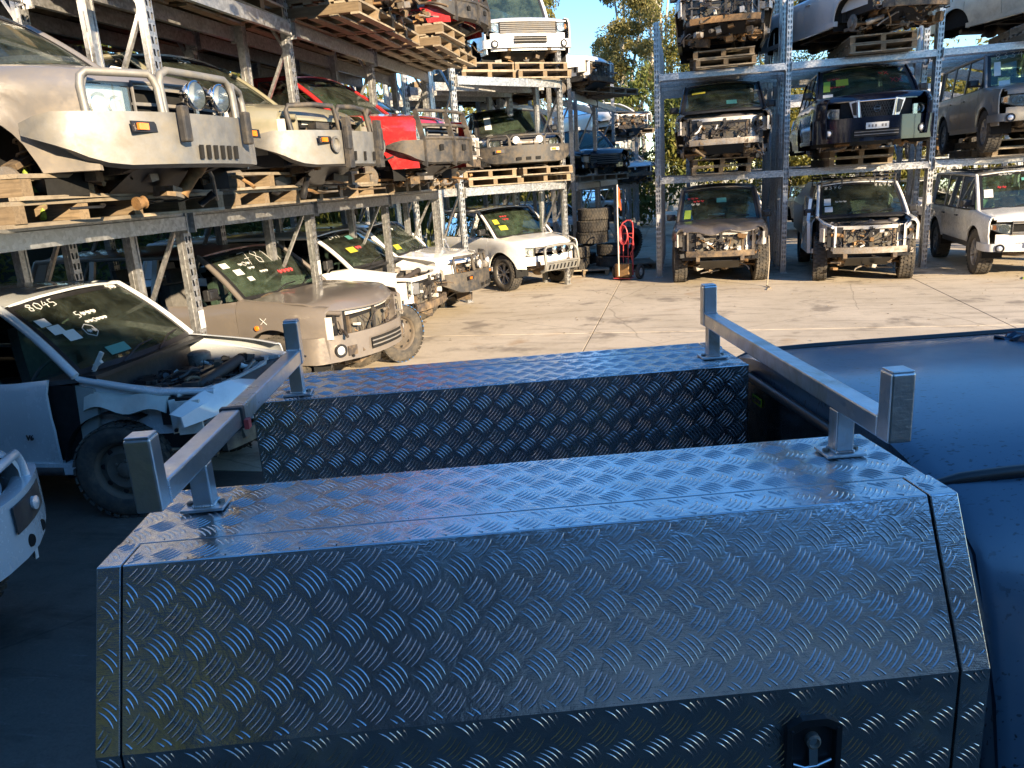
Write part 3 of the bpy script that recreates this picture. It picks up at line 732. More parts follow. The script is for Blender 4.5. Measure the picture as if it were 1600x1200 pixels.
    if ute:
        b.slab([[(cabend, u*hb, belt-.4) for u in (-1,0,1)], [(cabend, u*hb*.97, belt+.02) for u in (-1,0,1)]], (.03,0,0), False)
        b.slab([[(-L+.03, u*hb, .55) for u in (-1,0,1)], [(-L+.0, u*hb, belt) for u in (-1,0,1)]], (.04,0,0), False)
        b.box(-L+.05, cabend-.04, -hb+.05, hb-.05, .68, .70)
        for s in (-1,1): b.box(-L+.05, cabend-.04, min(s*(hb-.03),s*(hb-.06)), max(s*(hb-.03),s*(hb-.06)), .68, belt+.0)
        b.build('tub', body, root)
        if S['glass']:
            b = MB(); b.slab([[(cabend+.01, u*hb*.86, belt+.06) for u in (-1,1)], [(rx-.01, u*rw*.86, zr-.10) for u in (-1,1)]], (.005,0,0), False); b.build('rear_window', M['sideglass'], root)
            b = MB(); b.slab([[(cabend, u*hb*.95, belt+.0) for u in (-1,1)], [(cabend+.005, u*hb*.93, belt+.06) for u in (-1,1)]], (.03,0,0), False); b.build('rear_sill', body, root)
    else:
        b.slab([[(-L+.03+.03*u*u, u*hb, .5) for u in (-1,-.5,0,.5,1)], [(-L+.03*u*u, u*hb, .85) for u in (-1,-.5,0,.5,1)], [(-L+.12, u*hb*.97, belt+.01) for u in (-1,-.5,0,.5,1)]], (.03,0,0)); b.build('tailgate', body, root)
        if S['glass']:
            b = MB(); b.slab([[(-L+.12, u*hb*.9, belt+.03) for u in (-1,1)], [(rx, u*rw*.9, zr-.07) for u in (-1,1)]], (.005,0,0), False); b.build('rear_window', M['sideglass'], root)
    for s in (-1,1):
        b = MB(); b.slab([[(-L+.02, s*(H-.20), z) for z in (.72,.98)], [(-L+.03, s*(H-.055), z) for z in (.72,.98)], [(-L+.16, s*(H-.035), z) for z in (.72,.98)]], (.01,0,0)); b.build('tail_light', M['redlens'], root)
    # ---- wheel liners + wheels
    for s in (-1, 1):
        for a in (fa, ra):
            if S['front'] == 'stripped' and a == fa and S.get('noliner'): continue
            b = MB(); pts = arc(a, wr, ar+.004, R_(62) if (S['front'] == 'stripped' and a == fa and not S.get('bumper')) else R_(-8), R_(188), 16)
            b.grid([[(x, s*(hw(a)-.025), z) for x, z in pts], [(x, s*(hw(a)-.36), z) for x, z in pts]])
            b.grid([[(x, s*(hw(a)-.36), z) for x, z in pts], [(a, s*(hw(a)-.36), wr) for x, z in pts]], False)
            b.build('wheel_arch_liner', M['dark'], root)
            if S['wheels'] and ('wheel%d%s' % (s, 'f' if a == fa else 'r')) not in S.get('missing', ()):
                wheel(root, a, s*(hw(a)-.14), wr, wr, style=S.get('rimstyle', 'alloy'), steer=R_(S.get('steer', 0)) if a == fa else 0)
    # ---- chassis
    b = MB()
    for s in (-1, 1):
        b.bar((-.25, s*.42, .5), (-L+.5, s*.50, .45), .07, .12); b.bar((-.25, s*.42, .5), (-.02, s*.42, .56), .07, .11)
    for x in (-.45, -1.3, -2.2, -3.2, -4.2): b.bar((x, -.45, .44), (x, .45, .44), .09, .06)
    b.lathe([(0,-.16),(.08,-.14),(.13,-.05),(.13,.05),(.08,.14),(0,.16)], (fa, .12, .36), (1,0,0), 14); b.tube([(fa,-.7,.37),(fa,.7,.37)], .035, 8)
    b.lathe([(0,-.16),(.08,-.14),(.14,-.05),(.14,.05),(.08,.14),(0,.16)], (ra, .0, .37), (1,0,0), 14); b.tube([(ra,-.74,.38),(ra,.74,.38)], .045, 8)
    b.tube([(-1.5,.2,.36),(-2.6,.28,.34),(-3.4,.35,.34),(-4.6,.5,.40)], .035, 8); b.lathe([(0,-.3),(.1,-.28),(.1,.28),(0,.3)], (-2.7,.28,.34), (1,.05,0), 12)
    b.build('chassis', M['chassis'], root)
    if not S['wheels'] or S['front'] == 'stripped' or S.get('underjunk'):
        b = MB()
        for s in (-1,1):
            b.mat(1).lathe([(0,0),(.15,0),(.15,.02),(.08,.03),(.08,.07),(0,.07)], (fa, s*(H-.17), wr), (0,s,0), 20)
            b.mat(2).bar((fa+.05, s*.40, .42), (fa+.0, s*(H-.2), .30), .10, .04); b.bar((fa-.3, s*.42, .44), (fa, s*(H-.2), .30), .07, .04); b.bar((fa, s*.42, .66), (fa, s*(H-.2), .52), .12, .035)
            b.mat(4).bar((fa+.12, s*.2, .34), (fa+.10, s*(H-.18), .34), .03, .03)
            b.mat(1).tube([(fa+.04*math.cos(t*.9)*1.3, s*.60+.05*math.sin(t*.9), .36+t*.013) for t in range(28)], .008, 5)
            b.mat(2).tube([(fa, s*.60, .32), (fa, s*.60, .78)], .025, 8)
        for q in range(S.get('uj', 14)):
            pass
        junk(b, -1.3, -.15, -.65, .65, .24, .55, int(S.get('uj', 16)*1.5), r, (0,1,2,4,2), 9, (.03,.11))
        b.prism([(-.16,-.38,.50),(-.16,.38,.50),(-.45,.38,.33),(-.45,-.38,.33)], (.0,0,-.012)); b.build('underbody_parts', JM(), root)
    # ---- bonnet
    if S['hood'] != 'missing':
        b = MB(); nx, ny = 14, 14; P = []
        cr = S.get('crumple', 0)
        for i in range(nx+1):
            t = i/nx; row = []
            for j in range(ny+1):
                u = -1+2*j/ny
                x = lerp(-.03, cow+.14, t)+nosex(u*H*.86)*(1-t)+(.10*(1-u*u))*t; ww = min(hw(x), hw(x)) - .085
                z = zs(x)+.018+.045*(1-u*u)*(.4+.6*min(1,t*3))-(.085-.05*bx)*max(0, 1-t*4.5)**2
                z += .014*math.exp(-((abs(u)-.55)/.05)**2)*min(1, t*2)
                if cr:
                    z += cr*(math.sin(u*7+t*5)*.5+math.sin(t*13+u*3)*.4+abs(math.sin(u*4.1+1))*.6)*(1-t)*.9+r.uniform(-.3,.3)*cr*.25*(1-t)
                    x -= cr*.6*abs(math.sin(u*5+2))*(1-t)
                z += S.get('ajar', 0)*(1-t)
                row.append((x, u*ww, z))
            P.append(row)
        b.slab(P, (0,0,-.02)); b.build('bonnet', S.get('bonnetpaint') or body, root)
    if S['hood'] == 'missing' or S['front'] == 'stripped' or S.get('ajar') or S.get('crumple'):
        b = MB()
        for s in (-1,1):
            b.mat(8).slab([[(-.15, s*(H-.30), z) for z in (.62, zn-.02)], [(-.5, s*(H-.18), z) for z in (.62, zn+.02)], [(cow, s*(H-.13), z) for z in (.62, zc-.04)]], (0,-s*.03,0))
            b.tube([(-.12, s*(H-.26), zn-.03), (-.5, s*(H-.15), zn+.0), (cow, s*(H-.12), zc-.03)], .028, 8)
        b.mat(7).box(cow+.0, cow+.03, -H+.15, H-.15, .45, zc-.04)
        b.mat(0).box(-.95, -.35, -.32, .30, .55, zn-.16); b.mat(1).box(-.90, -.42, -.24, .22, zn-.17, zn-.08); b.mat(0)
        for k in range(5): b.bar((-.42-k*.1, -.22, zn-.06), (-.42-k*.1, .24, zn-.05), .045, .04)
        b.mat(0).box(-.62,-.36,.42,.66,.7,zn-.06); b.mat(0).box(-.5,-.2,-.72,-.45,.7,zn-.04); b.mat(1).lathe([(0,-.12),(.10,-.12),(.10,.1),(.07,.12),(0,.12)], (-.9,.52,zn-.08), (0,0,1), 16)
        b.mat(3).tube([(-.5,.5,zn-.05),(-.4,.3,zn-.0),(-.35,.0,zn-.0),(-.4,-.3,zn-.06),(-.55,-.5,zn-.06)], .045, 10)
        b.mat(7).lathe([(0,0),(.05,0),(.05,.05),(0,.05)], (-.7,-.55,zn-.05), (0,0,1), 12)
        b.mat(0).box(cow+.04, -.28, -H+.2, H-.2, .5, zn-.30)
        junk(b, cow+.1, -.2, -H+.25, H-.25, zn-.28, zn-.02, S.get('ej', 40), r, S.get('ejm', (0,0,1,2,3,7,4,0,1)), S.get('ew', 16), S.get('es', (.03,.10)))
        b.build('engine_bay', JM()+[body], root)
    # ---- front
    F = S['front']; hl = S.get('hl', (.50, .86, zn-.25, zn-.05))
    y0, y1, z0, z1 = hl[0]*H/.92, min(hl[1]*H/.92, .905*H), hl[2], hl[3]
    if F == 'full' or S.get('lightsonly'):
        for s in (-1,1):
            if 'light%d' % s in S.get('missing', ()): continue
            lt = thing_part('headlight', root, (0,0,0))
            b = MB(); n = 8; P = []; Q = []
            for i in range(n+1):
                y = lerp(y0, y1, i/n); cut = S.get('hlcut', .3)*(z1-z0)*(1-i/n)
                x = nosex(y)-.01-(max(0, i/n-.7)*.12)
                zb_, zt_ = z0+(z1-z0)*.42*(i/n)**2, z1-(z1-z0)*.18*(i/n)**3-(z1-z0)*.12*(1-i/n)**2; P.append([(x, s*y, lerp(zb_, zt_, j/3)) for j in range(4)])
                Q.append([(x-.05, s*y, lerp(zb_, zt_, j/3)) for j in range(4)])
            b.slab(P, (-.006,0,0)); b.build('lens', M['lens'], lt)
            b = MB(); b.grid(Q); yc = lerp(y0, y1, .42); zc_ = (z0+z1)/2; rr = min(.075, (z1-z0)*.42)
            for (yy, r2) in ((yc, rr), (lerp(y0, y1, .12)+.03, rr*.75)):
                b.lathe([(rr*.2, -.02), (r2*.6, 0.0), (r2, .05)], (nosex(yy)-.075, s*yy, zc_), (1,0,0), 18)
            b.build('reflector_bowl', M['reflector'], lt)
            b = MB(); ya, yb = lerp(y0, y1, .80), lerp(y0, y1, .95); b.slab([[(nosex(y)-.022-.02*k, s*y, z) for z in (lerp(z0,z1,.40), lerp(z0,z1,.80))] for k, y in enumerate((ya, yb))], (-.02,0,0)); b.build('indicator_lens', M['orange'], lt)
            b = MB(); o = [(nosex(y)-.012-(.12*max(0,(y-y0)/(y1-y0)-.7)), s*y, z) for (y, z) in ((y0,z0),(lerp(y0,y1,.5),lerp(z0,z1,.105)),(lerp(y0,y1,.8),lerp(z0,z1,.27)),(y1,lerp(z0,z1,.42)),(y1,lerp(z0,z1,.82)),(lerp(y0,y1,.5),lerp(z0,z1,.95)),(y0,lerp(z0,z1,.88)))]; b.tube(o, .007, 5, closed=True); b.build('headlight_rim', M['cplastic'], lt)
    if F == 'full':
        gy = y0-.02; gz0, gz1 = S.get('gr', (zn-.24, zn-.04))
        gr = thing_part('grille', root, (0,0,0))
        b = MB(); b.slab([[(nosex(y)-.07, y, z) for z in (gz0, gz1)] for y in [lerp(-gy, gy, i/8) for i in range(9)]], (-.02,0,0)); b.build('grille_backing', M['dark'], gr)
        if S.get('mesh_grille'):
            b = MB(); gw = S.get('gw', .30)
            for k in range(-9, 10):
                x_ = k*gw*2/14
                for sg in (-1,1):
                    p, q = (x_-.06*sg, gz0+.02), (x_+.06*sg, gz1-.02)
                    if abs(p[0]) < gw*.98 and abs(q[0]) < gw*.98: b.bar((-.022, p[0], p[1]), (-.022, q[0], q[1]), .008, .012, (1,0,0))
            for k in range(1, 5): b.bar((-.024, -gw, lerp(gz0, gz1, k/5)), (-.024, gw, lerp(gz0, gz1, k/5)), .01, .007)
            b.build('grille_mesh', M['cplastic'], gr)
            for s in (-1,1):
                b = MB(); b.slab([[(-.004, s*(gw+.00), gz1+.02), (-.01, s*(gw-.05), gz0-.03)], [(nosex(gw+.15), s*(gw+.17), gz1+.0), (nosex(gw+.1)-.0, s*(gw+.06), gz0-.03)]], (-.03,0,0), False); b.build('chrome_wing', M['satin'], gr)
                b = MB(); b.slab([[(-.0, s*(gw+.05), gz1-.01), (-.0, s*(gw+.035), gz0+.06)], [(nosex(gw+.12)+.006, s*(gw+.13), gz1-.03), (nosex(gw+.1)+.006, s*(gw+.09), gz0+.07)]], (-.01,0,0), False); b.build('wing_vent', M['cplastic'], gr)
            b = MB(); 
            for (p, q) in (((gw,gz0),(gw+.02,gz1)),((-gw,gz0),(-gw-.02,gz1)),((gw,gz0),(-gw,gz0)),((gw+.02,gz1),(-gw-.02,gz1))): b.tube([(-.018, p[0], p[1]), (-.018, q[0], q[1])], .012, 6)
            b.build('grille_frame', M['chrome'], gr)
            b = MB(); zc_ = (gz0+gz1)/2; b.tube([(.0, .055*math.cos(t), zc_+.055*math.sin(t)) for t in [2*math.pi*k/20 for k in range(20)]], .009, 6, closed=True); b.box(-.01, .006, -.06, .06, zc_-.014, zc_+.014); b.build('emblem', M['chrome'], gr)
        else:
            ns = S.get('slats', 4)
            for k in range(ns):
                z = lerp(gz0+.03, gz1-.03, k/max(1, ns-1)); b = MB(); b.sweep([(nosex(y)-.02, y) for y in [lerp(gy, -gy, i/8) for i in range(9)]], [(0, z-.010), (.012, z-.006), (.012, z+.006), (0, z+.010)]); b.build('grille_slat', S.get('slatmat') or M['grey_plastic'], gr)
            b = MB(); o = [(nosex(y)-.006, y, z) for (y, z) in ((-gy,gz0),(0,gz0),(gy,gz0),(gy,gz1),(0,gz1),(-gy,gz1))]; b.tube(o, .014, 6, closed=True); b.build('grille_frame', S.get('slatmat') or M['grey_plastic'], gr)
        b = MB(); b.slab([[(nosex(y)-.02, y, z) for z in (gz1, zn-.045+.035*bx)] for y in [lerp(-H*.84, H*.84, i/10) for i in range(11)]], (-.02,0,0)); b.slab([[(nosex(y)-.02, y, z) for z in (sill+.05, z0)] for y in [lerp(-H*.84, H*.84, i/10) for i in range(11)]], (-.02,0,0)); b.build('nose_panel', body, root)
    PA = [(nosex(y)-.02+.05, y) for y in [H*.96*math.cos(math.pi*i/16) for i in range(17)]]   # +y ... -y
    ex = min(-.18, PA[1][0]-.05); PA = [(-.56, H*1.0), (ex-.10, H*1.0), (ex, H*.99)]+PA[1:-1]+[(ex, -H*.99), (ex-.10, -H*1.0), (-.56, -H*1.0)]
    if S.get('bumper', F == 'full') and not S['bar']:
        bz0, bz1 = S.get('bz', (sill+.0, zn-.28)); bm = S.get('bumpermat') or body
        bp_ = [(-.02, bz0), (.03, bz0+.01), (.05, lerp(bz0,bz1,.35)), (.055, lerp(bz0,bz1,.7)), (.02, bz1), (-.02, bz1)]
        b = MB(); b.sweep(PA, bp_); bo = b.build('bumper', bm, root); bo.data.set_sharp_from_angle(angle=R_(72))
        b = MB(); b.sweep([(x+.052, y) for x, y in PA[8:-8]], [(0, bz0+.07), (.006, bz0+.07), (.006, bz0+.20), (0, bz0+.20)]); b.build('air_intake', M['dark'], bo)
        for k in range(2): b = MB(); b.sweep([(x+.058, y) for x, y in PA[8:-8]], [(0, bz0+.105+.05*k), (.008, bz0+.105+.05*k), (.008, bz0+.12+.05*k), (0, bz0+.12+.05*k)]); b.build('intake_slat', M['grey_plastic'], bo)
        for s in (-1,1):
            y = s*H*.78; x = nosex(y)+.07; b = MB(); b.lathe([(.075,-.02),(.075,.012),(.055,.012),(.05,-.0)], (x, y, lerp(bz0,bz1,.42)), (1,s*.45,0), 18); b.build('fog_light_surround', M['cplastic'], bo)
            b = MB(); b.lathe([(.05,.0),(.035,.012),(0,.016)], (x, y, lerp(bz0,bz1,.42)), (1,s*.45,0), 16); b.build('fog_light', M['reflector'], bo)
        if S.get('plate'):
            b = MB(); zp = lerp(bz0,bz1,.62); b.box(.11, .114, -.19, .19, zp-.055, zp+.055); b.build('number_plate', M['paper'], bo)
            b = MB()
            for k in range(6): b.box(.114, .117, -.15+k*.055, -.12+k*.055, zp-.025, zp+.02) if k != 3 else None
            b.build('plate_characters', M['grey_plastic'], bo)
    if F == 'stripped':
        so_ = S.get('so', 0)
        b = MB(); wm = 5 if not S.get('struct_body') else 8
        b.mat(wm).sweep([(nosex(y)-.16+so_, y) for y in [lerp(H*.8, -H*.8, i/12) for i in range(13)]], [(-.03, zn-.085), (.03, zn-.08), (.03, zn-.03), (-.03, zn-.02)])
        for s in (-1,1):
            P = [[(nosex(y)-.17, s*y, z) for z in (sill+.1, lerp(sill,zn,.5), zn-.05)] for y in (H*.50, H*.56)]; b.slab(P, (-.04,0,0), False)
            # light bucket panel with a round hole
            cy, cz, rr = H*.70, zn-.18, .085; ring = []; outer = []
            for k in range(16):
                t = 2*math.pi*k/16; ring.append((nosex(cy)-.15, s*(cy+rr*math.cos(t)), cz+rr*.9*math.sin(t)))
                ox = max(-1, min(1, math.cos(t)*1.5)); oz = max(-1, min(1, math.sin(t)*1.5)); yy = cy+ox*.155
                outer.append((nosex(yy)-.13, s*yy, cz+oz*.13))
            vs = ring+outer; b.add(vs, [(k, (k+1)%16, 16+(k+1)%16, 16+k) for k in range(16)], False); vs2 = [(v[0]-.06, v[1], v[2]) for v in ring]; b.add(ring+vs2, [(k, (k+1)%16, 16+(k+1)%16, 16+k) for k in range(16)], False)
            # apron under the light
            P = [[(nosex(y)-.12, s*y, z) for z in (sill+.10, lerp(sill, zn, .35), zn-.31)] for y in (H*.52, H*.64, H*.76)]; b.slab(P, (-.03,0,0), False)
            P = [[(-.16-k*.16, s*(H*(.88+.06*k)), z) for z in (zn-.30, zn-.18, zn-.05)] for k in (0,1)]; b.slab(P, (0,-s*.02,0), False)
            b.mat(2).lathe([(0,0),(.09,0)], (nosex(cy)-.26, s*cy, cz), (1,0,0), 12); b.mat(wm)
        b.build('front_structure', JM()+[body], root)
        b = MB(); b.mat(6).box(-.24+so_, -.19+so_, -H*.44, H*.44, sill+.10, zn-.12)
        for k in range(26): z = lerp(sill+.12, zn-.14, k/25); b.box(-.19+so_, -.180+so_, -H*.41, H*.41, z-.003, z+.004)
        b.mat(2).box(-.26+so_, -.17+so_, -H*.49, -H*.44, sill+.06, zn-.1); b.box(-.26+so_, -.17+so_, H*.44, H*.49, sill+.06, zn-.1); b.mat(0).box(-.25+so_, -.165+so_, -H*.46, H*.46, zn-.135, zn-.10)
        rad = b.build('radiator', JM(), root)
        b = MB(); b.mat(S.get('beammat', 2)).sweep([(nosex(y, .7)-.03+so_, y) for y in [lerp(H*.68, -H*.68, i/10) for i in range(11)]], [(-.05, sill+.03), (.01, sill+.03), (.03, sill+.06), (.03, sill+.11), (.01, sill+.14), (-.05, sill+.14)])
        b.mat(7)
        for y in (-.55,-.5,.5,.55): b.lathe([(.016,.001),(0,.001)], (nosex(y,.7)+.001+so_, y, sill+.085), (1,0,0), 10)
        b.build('crash_beam', JM(), root)
        b = MB(); b.mat(7); b.bar((-.12+so_, .02, sill+.12), (-.12+so_, .02, zn-.04), .05, .02, (1,0,0)); b.bar((-.11+so_, .06, zn-.1), (-.11+so_, -.2, sill+.2), .02, .015, (1,0,0))
        junk(b, -.22+so_, -.05+so_, -H*.5, H*.5, sill+.12, zn-.06, S.get('fj', 14), r, (0,1,7,3,4,5,3), 9, (.02,.07))
        junk(b, -.3, -.1, H*.45, H*.85, sill+.0, zn-.1, 7, r, (0,1,7,3,4), 4, (.02,.06)); junk(b, -.3, -.1, -H*.85, -H*.45, sill+.0, zn-.1, 7, r, (0,1,7,3,4), 4, (.02,.06))
        b.build('front_fittings', JM(), root)
    if S['bar']: bars(root, S, H, sill, zn, nosex, PA, r)
    return root

def bars(root, S, H, sill, zn, nosex, PA, r):
    t = S['bar']; am = S.get('barmat') or (M['alloy'] if t in ('alloy', 'wing', 'nudge') else M['blackbar'])
    off = S.get('baroff', .12)
    br = thing_part('bull_bar', root, (off, 0, 0))
    z0, z1 = S.get('barz', (sill-.02, zn-.20))
    if t in ('alloy', 'arb', 'wing', 'frame'):
        def prof(w0): return [(-.05, z0+.02), (.05, z0), (.085, lerp(z0,z1,.45)), (.075, z1-.03), (.03, z1), (-.05, z1)]
        # beam with wings that rise and taper to the arches
        P = []; path = PA; N = len(path)
        for i, p in enumerate(path):
            a = Vector(path[max(i-1,0)]); b_ = Vector(path[min(i+1,N-1)]); d = (b_-a).normalized(); n = Vector((d.y,-d.x)); e = abs(i-(N-1)/2)/((N-1)/2)
            lift = max(0, e-.45)/.55*.20; top = max(0, e-.85)/.15*.05
            row = []
            for (o, z) in prof(0): 
                zz = z if z > lerp(z0,z1,.5) else z+lift
                row.append((p[0]+n.x*(-o if False else o), p[1]+n.y*o, zz-top if z > lerp(z0,z1,.5) else zz))
            P.append(row+[row[0]])
        b = MB(); b.grid(P, True); b.add(P[0][:-1], [tuple(range(6))]); b.add(P[-1][:-1], [tuple(range(6))[::-1]]); bo_ = b.build('bar_beam', am, br); bo_.data.set_sharp_from_angle(angle=R_(38))
        xf = .095
        if t in ('alloy', 'arb', 'wing'):
            for k in range(6 if t == 'alloy' else 3):
                b = MB(); w = .016; y = -.19+k*.076 if t == 'alloy' else -.2+k*.2; zm = lerp(z0, z1, .28); hh = .045
                if t == 'arb': w, hh = .05, .03
                b.prism([(xf-.014, y-w, zm-hh), (xf-.014, y+w, zm-hh), (xf-.010, y+w, zm+hh), (xf-.010, y-w, zm+hh)], (.014,0,0)); b.build('vent_slot', M['dark'], br)
            if S.get('rounds'):
                y = H*.72; x = nosex(y)+.095; hb = MB(); hb.slab([[(nosex(yy)+.098, yy, z) for z in (lerp(z0,z1,.50), z1-.035)] for yy in (H*.5, H*.6, H*.7, H*.8, H*.9)], (-.01,0,0)); hb.build('lamp_panel', M['blackbar'], br)
                hb = MB(); hb.lathe([(.036,-.02),(.036,.012),(.028,.014),(0,.02)], (x+.01, y, lerp(z0,z1,.72)), (1,.35,0), 18); hb.build('round_lamp', M['reflector'], br)
                for yy in (H*.62, H*.80): hb = MB(); hb.lathe([(.034,.0),(.032,.012),(0,.012)], (nosex(yy)+.078, yy, lerp(z0,z1,.24)), (1,.3,0), 18); hb.build('round_hole', M['dark'], br)
            for s in (() if S.get('rounds') else (-1,1)):
                y = s*H*.62; x = nosex(y)+.108; zm = lerp(z0,z1,.72)
                sl = -s*.18
                b = MB(); b.slab([[(x+.008+sl*(-.1)*s*-1*0, y-.095, zm-.03), (x+.0, y-.095, zm+.035)], [(x+.008-.02*1, y+.095, zm-.03), (x-.02, y+.095, zm+.035)]] if s > 0 else [[(x-.012, y-.095, zm-.03), (x-.02, y-.095, zm+.035)], [(x+.008, y+.095, zm-.03), (x, y+.095, zm+.035)]], (.012,0,0), False); b.build('indicator_housing', M['cplastic'], br)
                b = MB(); b.box(x+.004, x+.022, y-.065, y+.02, zm-.018, zm+.022); b.build('bar_indicator', M['orange'], br)
                y = s*H*.36; b = MB(); b.box(xf-.02, xf+.035, y-.035, y+.035, lerp(z0,z1,.45), z1+.04); 
                if t != 'arb': b.build('overrider_pad', M['plastic'], br, bevel=.012)
        if t == 'alloy':
            b = MB(); hz = zn+.045; ci = .07
            lp = lambda y0_, y1_, hz_: [(nosex(y0_)+.04, y0_, z1-.02), (nosex(y0_)+.03, y0_, hz_-.08), (nosex(lerp(y0_,y1_,.04))+.02, lerp(y0_,y1_,.03), hz_-.03), (nosex(lerp(y0_,y1_,.1))+.015, lerp(y0_,y1_,.1), hz_), (nosex(lerp(y0_,y1_,.5)), lerp(y0_,y1_,.5), hz_), (nosex(lerp(y0_,y1_,.9))+.015, lerp(y0_,y1_,.9), hz_), (nosex(lerp(y0_,y1_,.97))+.02, lerp(y0_,y1_,.97), hz_-.03), (nosex(y1_)+.03, y1_, hz_-.08), (nosex(y1_)+.04, y1_, z1-.02)]
            for (a, c, h_) in ((-H*.40, H*.40, hz), (H*.42, H*.86, hz-.03), (-H*.86, -H*.42, hz-.03)):
                bb_ = MB(); bb_.tube(lp(a, c, h_), .025, 12); bb_.build('bar_hoop', am, br)
            for y in (-.13, .13):
                sp = thing_part('spot_light', br, (0,0,0)); c = (.06, y, z1+.12)
                b = MB(); b.lathe([(0,-.10),(.05,-.09),(.085,-.03),(.095,.0),(.095,.015),(.088,.02)], c, (1,0,0), 24); b.bar((.05,y,z1), (.05,y,z1+.05), .03, .02, (1,0,0)); b.build('lamp_housing', M['chrome'], sp)
                b = MB(); b.lathe([(0,-.05),(.04,-.035),(.07,-.005),(.086,.012)], c, (1,0,0), 24); b.build('lamp_reflector', M['reflector'], sp)
                b = MB(); b.lathe([(.087,.016),(.05,.024),(0,.026)], c, (1,0,0), 24); b.build('lamp_glass', M['lens'], sp)
        if t == 'wing':
            b = MB()
            for (a, c) in ((-H*.86, -H*.34), (H*.34, H*.86), (-H*.32, H*.32)):
                b.tube([(nosex(a)+.04, a, z1-.02), (nosex(a)-.0, a, zn+.02), (nosex(a), lerp(a,c,.08), zn+.07), (nosex((a+c)/2), (a+c)/2, zn+.08), (nosex(c), lerp(a,c,.92), zn+.07), (nosex(c)-.0, c, zn+.02), (nosex(c)+.04, c, z1-.02)], .024, 10)
            b.build('bar_hoop', M['blackbar'], br)
            for y in (-H*.34, H*.34): b = MB(); b.bar((.09, y, z0-.02), (.09, y, z1+.12), .10, .05, (1,0,0)); b.build('upright_pad', M['plastic'], br)
            for s in (-1,1): b = MB(); b.lathe([(.075,0),(.08,.02),(.06,.02),(.055,.0),(0,-.02)], (nosex(H*.5)+.10, s*H*.5, lerp(z0,z1,.6)), (1,0,0), 18); b.build('lamp_recess', am, br)
        if t == 'arb':
            b = MB()
            for (a, c) in ((-H*.84, -H*.40), (H*.40, H*.84), (-H*.38, H*.38)):
                b.tube([(nosex(a)+.03, a, z1-.02), (nosex(a)-.0, a, zn+.0), (nosex(a), lerp(a,c,.1), zn+.06), (nosex((a+c)/2), (a+c)/2, zn+.06), (nosex(c), lerp(a,c,.9), zn+.06), (nosex(c)-.0, c, zn+.0), (nosex(c)+.03, c, z1-.02)], .024, 10)
            b.build('bar_hoop', am, br)
            b = MB(); b.lathe([(.0,-.22),(.07,-.22),(.07,-.13),(.04,-.12),(.04,.12),(.07,.13),(.07,.22),(0,.22)], (.02,0,z1+.05), (0,1,0), 16); b.build('winch', M['castiron'], br)
            for s in (-1,1):
                b = MB(); b.lathe([(.0,-.05),(.06,-.04),(.075,.0),(.06,.01),(0,.012)], (.07, s*.24, z1+.10), (1,0,0), 18); b.build('spot_light', M['reflector'], br)
        if t == 'frame':
            for k, y in enumerate((-H*.80, -H*.30, H*.30, H*.80)):
                b = MB(); b.prism([(nosex(y)+.11, y-.012, z0-.04), (nosex(y)+.115, y-.012, z1), (nosex(y)+.02, y-.012, zn+.14), (nosex(y)-.04, y-.012, zn+.12), (nosex(y)+.04, y-.012, z1), (nosex(y)+.04, y-.012, z0)], (0,.024,0)); b.build('upright_plate', am, br)
            b = MB()
            for (zz, xo) in ((zn+.12, -.01), (lerp(z1, zn+.12, .5), .04), (z1+.02, .08)):
                b.tube([(nosex(y)+xo, y, zz) for y in [lerp(-H*.80, H*.80, i/10) for i in range(11)]], .022, 8)
            b.build('cross_tube', am, br)
            b = MB()
            for y in (-H*.55, 0, H*.55): b.box(nosex(y)+.09, nosex(y)+.100, y-.05, y+.05, lerp(z0,z1,.55), lerp(z0,z1,.8))
            b.build('recovery_opening', M['dark'], br)
    if t == 'nudge':
        b = MB(); y = H*.52
        b.tube([(-.02, -y, z0-.02), (.10, -y, z0+.02), (.13, -y, z0+.15), (.10, -y*.98, z1+.05), (.07, -y*.93, zn-.10), (.06, -y*.8, zn-.04), (.07, 0, zn-.02), (.06, y*.8, zn-.04), (.07, y*.93, zn-.10), (.10, y*.98, z1+.05), (.13, y, z0+.15), (.10, y, z0+.02), (-.02, y, z0-.02)], .032, 10)
        b.tube([(.13, -y, z0+.17), (.14, 0, z0+.18), (.13, y, z0+.17)], .024, 8); b.build('bar_hoop', am, br)
        b = MB(); P = [[(.12+.02*(1-(yy/y)**2), yy, z0+.16), (.10, yy, z0-.0)] for yy in [lerp(-y+.03, y-.03, i/8) for i in range(9)]]; b.slab(P, (-.01,0,0)); b.build('skid_plate', am, br)
        b = MB()
        for k in range(8):
            yy = lerp(-y+.10, y-.10, k/7); b.prism([(.125,yy-.02,z0+.03),(.125,yy+.005,z0+.03),(.138,yy+.03,z0+.125),(.138,yy+.005,z0+.125)], (.012,0,0))
        b.build('plate_slot', M['dark'], br)
        for yy in (-.14, .12): b = MB(); b.lathe([(0,-.06),(.06,-.05),(.085,.0),(.08,.02),(.03,.03),(0,.03)], (.08, yy, zn-.12), (1,0,0), 18); b.build('spot_light', M['chrome'], br)
